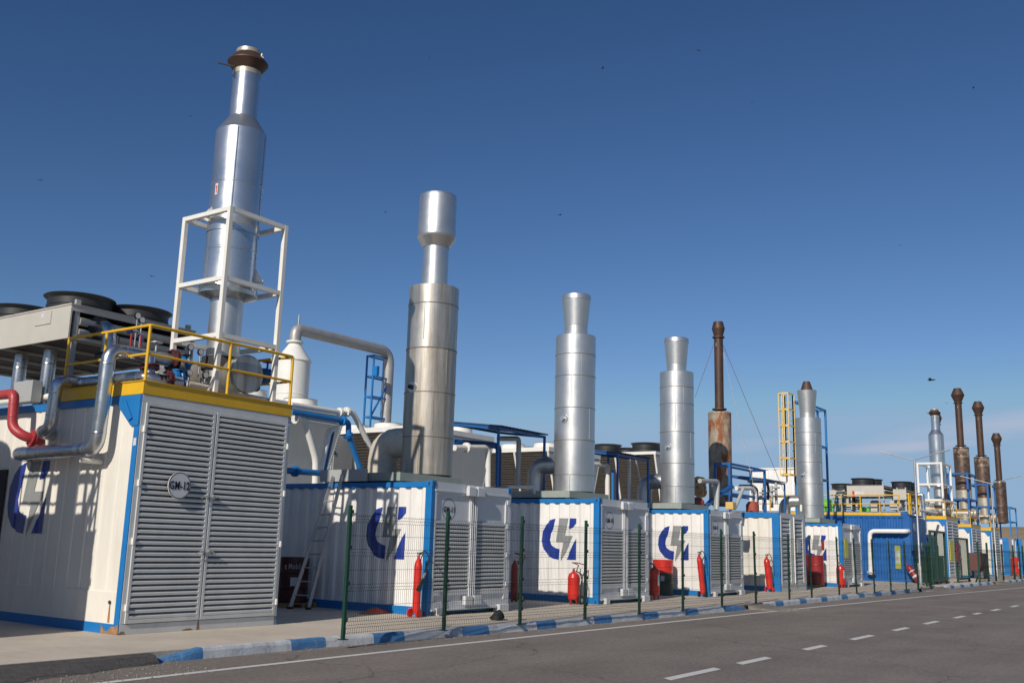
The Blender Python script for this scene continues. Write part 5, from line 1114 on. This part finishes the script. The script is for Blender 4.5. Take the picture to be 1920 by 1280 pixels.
steel_frame('service_platform', 77.2, 80.5, .4, 1.7, [3.1, 4.4, 5.6], .11, BLUE, 'blue railed service platform by the rightmost brown stack', 'platform')
# pipes in front of A
pipe('foil_pipe', [(51.4, 2.6, 3.95), (51.4, 1.9, 3.95), (51.4, 1.9, 2.75), (48.5, 1.95, 2.7)], .13, PIPE, 'silver pipe hanging in a U beside the first far louvred container', seams=False, bend=.3)
pipe('foil_pipe', [(51.4, 1.9, 5.2), (51.45, 1.6, 5.3), (51.4, 1.55, 2.75), (48.5, 1.6, 2.6)], .13, PIPE, 'tall silver pipe in front of the first far louvred container', seams=False, bend=.3)
m = MB(); m.box(48.3, 50.9, .8, 6, 0, 2.7); louvres(m, 48.3, 50.9, .75, .9, 2.6, .15); b8 = single('louvred_enclosure', m, [DBLUE, DARK], 'dark blue louvred enclosure between the blue and first far container', 'enclosure')
# bin, tank, leaning cylinder
r = thing('waste_bin', (41.9, -.9, 0), 'large dark green bin in front of the blue container end', 'bin'); m = MB(); x, y = 41.6, -1.0
m.prism([(x, y, 0), (x+2.2, y, 0), (x+2.35, y, 1.35), (x-.1, y, 1.35)], (0, .8, 0)); bevel(part(r, 'body', m, DGREEN), .03); m = MB(); m.box(x-.2, x+2.5, y-.05, y+.9, 1.36, 1.46); bevel(part(r, 'lid', m, DGREEN), .02)
m = MB(); 
for i, (px0, px1) in enumerate(((1740, 1756), (1762, 1777))):
    a = sx(px0, -.6); b2 = sx(px1, -.6); m = MB(); m.box(a, b2, -.6, .1, .25, 1.35); rr = thing('storage_tank', (a, -.6, 0), 'ivory plastic storage tank behind the green gate, '+('left', 'right')[i]+' of two', 'tank', 'ivory tanks'); bevel(part(rr, 'tank_body', m, IVORY), .08); m = MB(); m.box(a-.05, b2+.05, -.65, .15, .1, .25); part(rr, 'pallet_base', m, WOOD)
p0 = at(1699, 1056, X=40.6); p1 = Vector((40.35, -.45, .10)); r = thing('gas_cylinder', (p1.x, p1.y, 0), 'red cylinder with pale band leaning against the blue container corner', 'cylinder'); m = MB(); d = p0-p1; L = d.length
m.lathe([(.001, 0), (.17, .02), (.17, L*.75), (.1, L*.86), (.04, L*.88), (.04, L)], p1, 18, d); part(r, 'body', m, DRED); m = MB(); m.lathe([(.175, L*.2), (.175, L*.3)], p1, 18, d); m.lathe([(.175, L*.5), (.175, L*.56)], p1, 18, d); part(r, 'pale_band', m, PLATE)
m = MB(); c = Vector((57.2, -.6, 0)); r = thing('hose_reel_cart', c, 'brownish red cart between two far louvred containers', 'cart'); m.box(c.x, c.x+2.2, -.6, .2, .5, 1.7); bevel(part(r, 'box', m, mat('brown_red', (.10, .035, .03), .6)), .05); m = MB(); m.lathe([(.001, 0), (.35, 0), (.35, .1), (.001, .1)], (c.x+.6, -.75, .35), 20, (0, 1, 0)); m.lathe([(.001, 0), (.35, 0), (.35, .1), (.001, .1)], (c.x+1.7, -.75, .35), 20, (0, 1, 0)); part(r, 'wheel', m, RUBBER)
for i, (px, py, mm_) in enumerate(((1785, 1031, SIGNY), (1797, 1034, DRED))):
    p = at(px, py, Y=-1.68); m = MB(); m.box(p.x-.45, p.x+.45, -1.68, -1.66, p.z-.55, p.z+.5); single('gate_sign', m, mm_, ('yellow sign on the far green gate', 'dark red sign on the far green gate')[i], 'sign')
m = MB(); c = at(1843, 1092, Z=0)
pipe('black_cable', [at(1830, 1090, Y=-1.9), at(1838, 1070, Y=-1.9), at(1845, 1050, Y=-1.9), at(1848, 1040, Y=-1.9)], .05, RUBBER, 'black cable hanging on the far fence', 'cable', seams=False)

# street lamps
def lamp(x, y, H, arm, label, sc=1.):
    r = thing('street_lamp', (x, y, 0), label, 'street lamp', 'double armed street lamps'); m = MB(); m.tube([(x, y, 0), (x, y, .9), (x, y, .95), (x, y, H)], [.085, .08, .06, .045], 14); m.box(x-.16, x+.16, y-.16, y+.16, -.0, .03); part(r, 'pole', m, GALV)
    for s in (-1, 1):
        m = MB(); e = Vector((x, y+s*arm, H+arm*.27)); m.tube([(x, y, H-.02), e], .028, 8); a = part(r, 'arm', m, GALV)
        m = MB(); d = Vector((0, s, .27)).normalized(); m.beam(e-d*.05, e+d*.55, .17, .05); m.beam(e+d*.1, e+d*.5, .13, .03, up=(0, 0, 1)); bevel(part(r, 'lamp_head', m, GALV), .01)
lamp(36.5, -1.42, 6.2, 1.15, 'double armed street lamp in front of the blue container'); lamp(58.5, -1.34, 6.4, 1.4, 'double armed street lamp in front of the far brown stacks')

# far little mast and dish on the hill side
m = MB()
for px in (1886, 1898, 1906): x = 0
r = thing('fence_line', (118, 6, 0), 'pale fence posts up on the dry hillside', 'fence')
for i in range(9): m = MB(); x, y = 128+i*2, 9.5-i*.8; z = hz(x, y); m.box(x-.05, x+.05, y-.05, y+.05, z-.3, z+2.2); part(r, 'post', m, GALV)

# birds in the sky
for i, (px, py, dist, sc, lab) in enumerate(((1130, 128, 60, 1, 'dark bird high right of the tall bright stack, middle of the sky'), (1310, 95, 70, 1, 'dark bird near the top of the sky, right of the middle'), (1050, 403, 60, 1, 'dark bird just above the GM-10 stack'), (1746, 712, 60, 2.1, 'gliding bird with spread wings above the far stacks'), (285, 518, 45, .8, 'dark bird above the left fans'), (75, 338, 60, .9, 'dark bird alone in the left sky'), (1825, 165, 80, 1, 'dark bird at the upper right'), (723, 398, 60, .7, 'tiny bird left of the stained stack cap'), (357, 218, 60, .6, 'tiny bird left of the tall bright stack'), (1688, 460, 90, .8, 'tiny pale-looking bird in the right sky'), (1775, 755, 80, .8, 'tiny bird left of the tallest brown stack'), (805, 108, 90, .6, 'tiny bird high right of the bright stack cap'), (1410, 192, 90, .6, 'tiny bird below the topmost one on the right'))):
    d = (_f+_r*((px-960)/FPX)+_u*((640-py)/FPX)).normalized(); c = CP+d*dist; m = MB(); s = .10*sc; hd = random.Random(i).uniform(0, 6.28); fx = Vector((math.cos(hd), math.sin(hd), 0)); sy = Vector((-fx.y, fx.x, 0)); up = Vector((0, 0, 1))
    m.tube([c-fx*s*1.2, c-fx*s*.5, c+fx*s*.4, c+fx*s*.75, c+fx*s], [s*.05, s*.2, s*.24, s*.15, s*.04], 8)
    for q in (-1, 1):
        w1 = c+sy*q*s*1.1+up*s*.35; w2 = c+sy*q*s*2.2+up*s*.1
        m.prism([c+fx*s*.4, w1+fx*s*.45, w2-fx*s*.1, w1-fx*s*.15, c-fx*s*.3], up*s*.04)
    single('bird', m, BIRD, lab, 'bird', 'birds in flight')
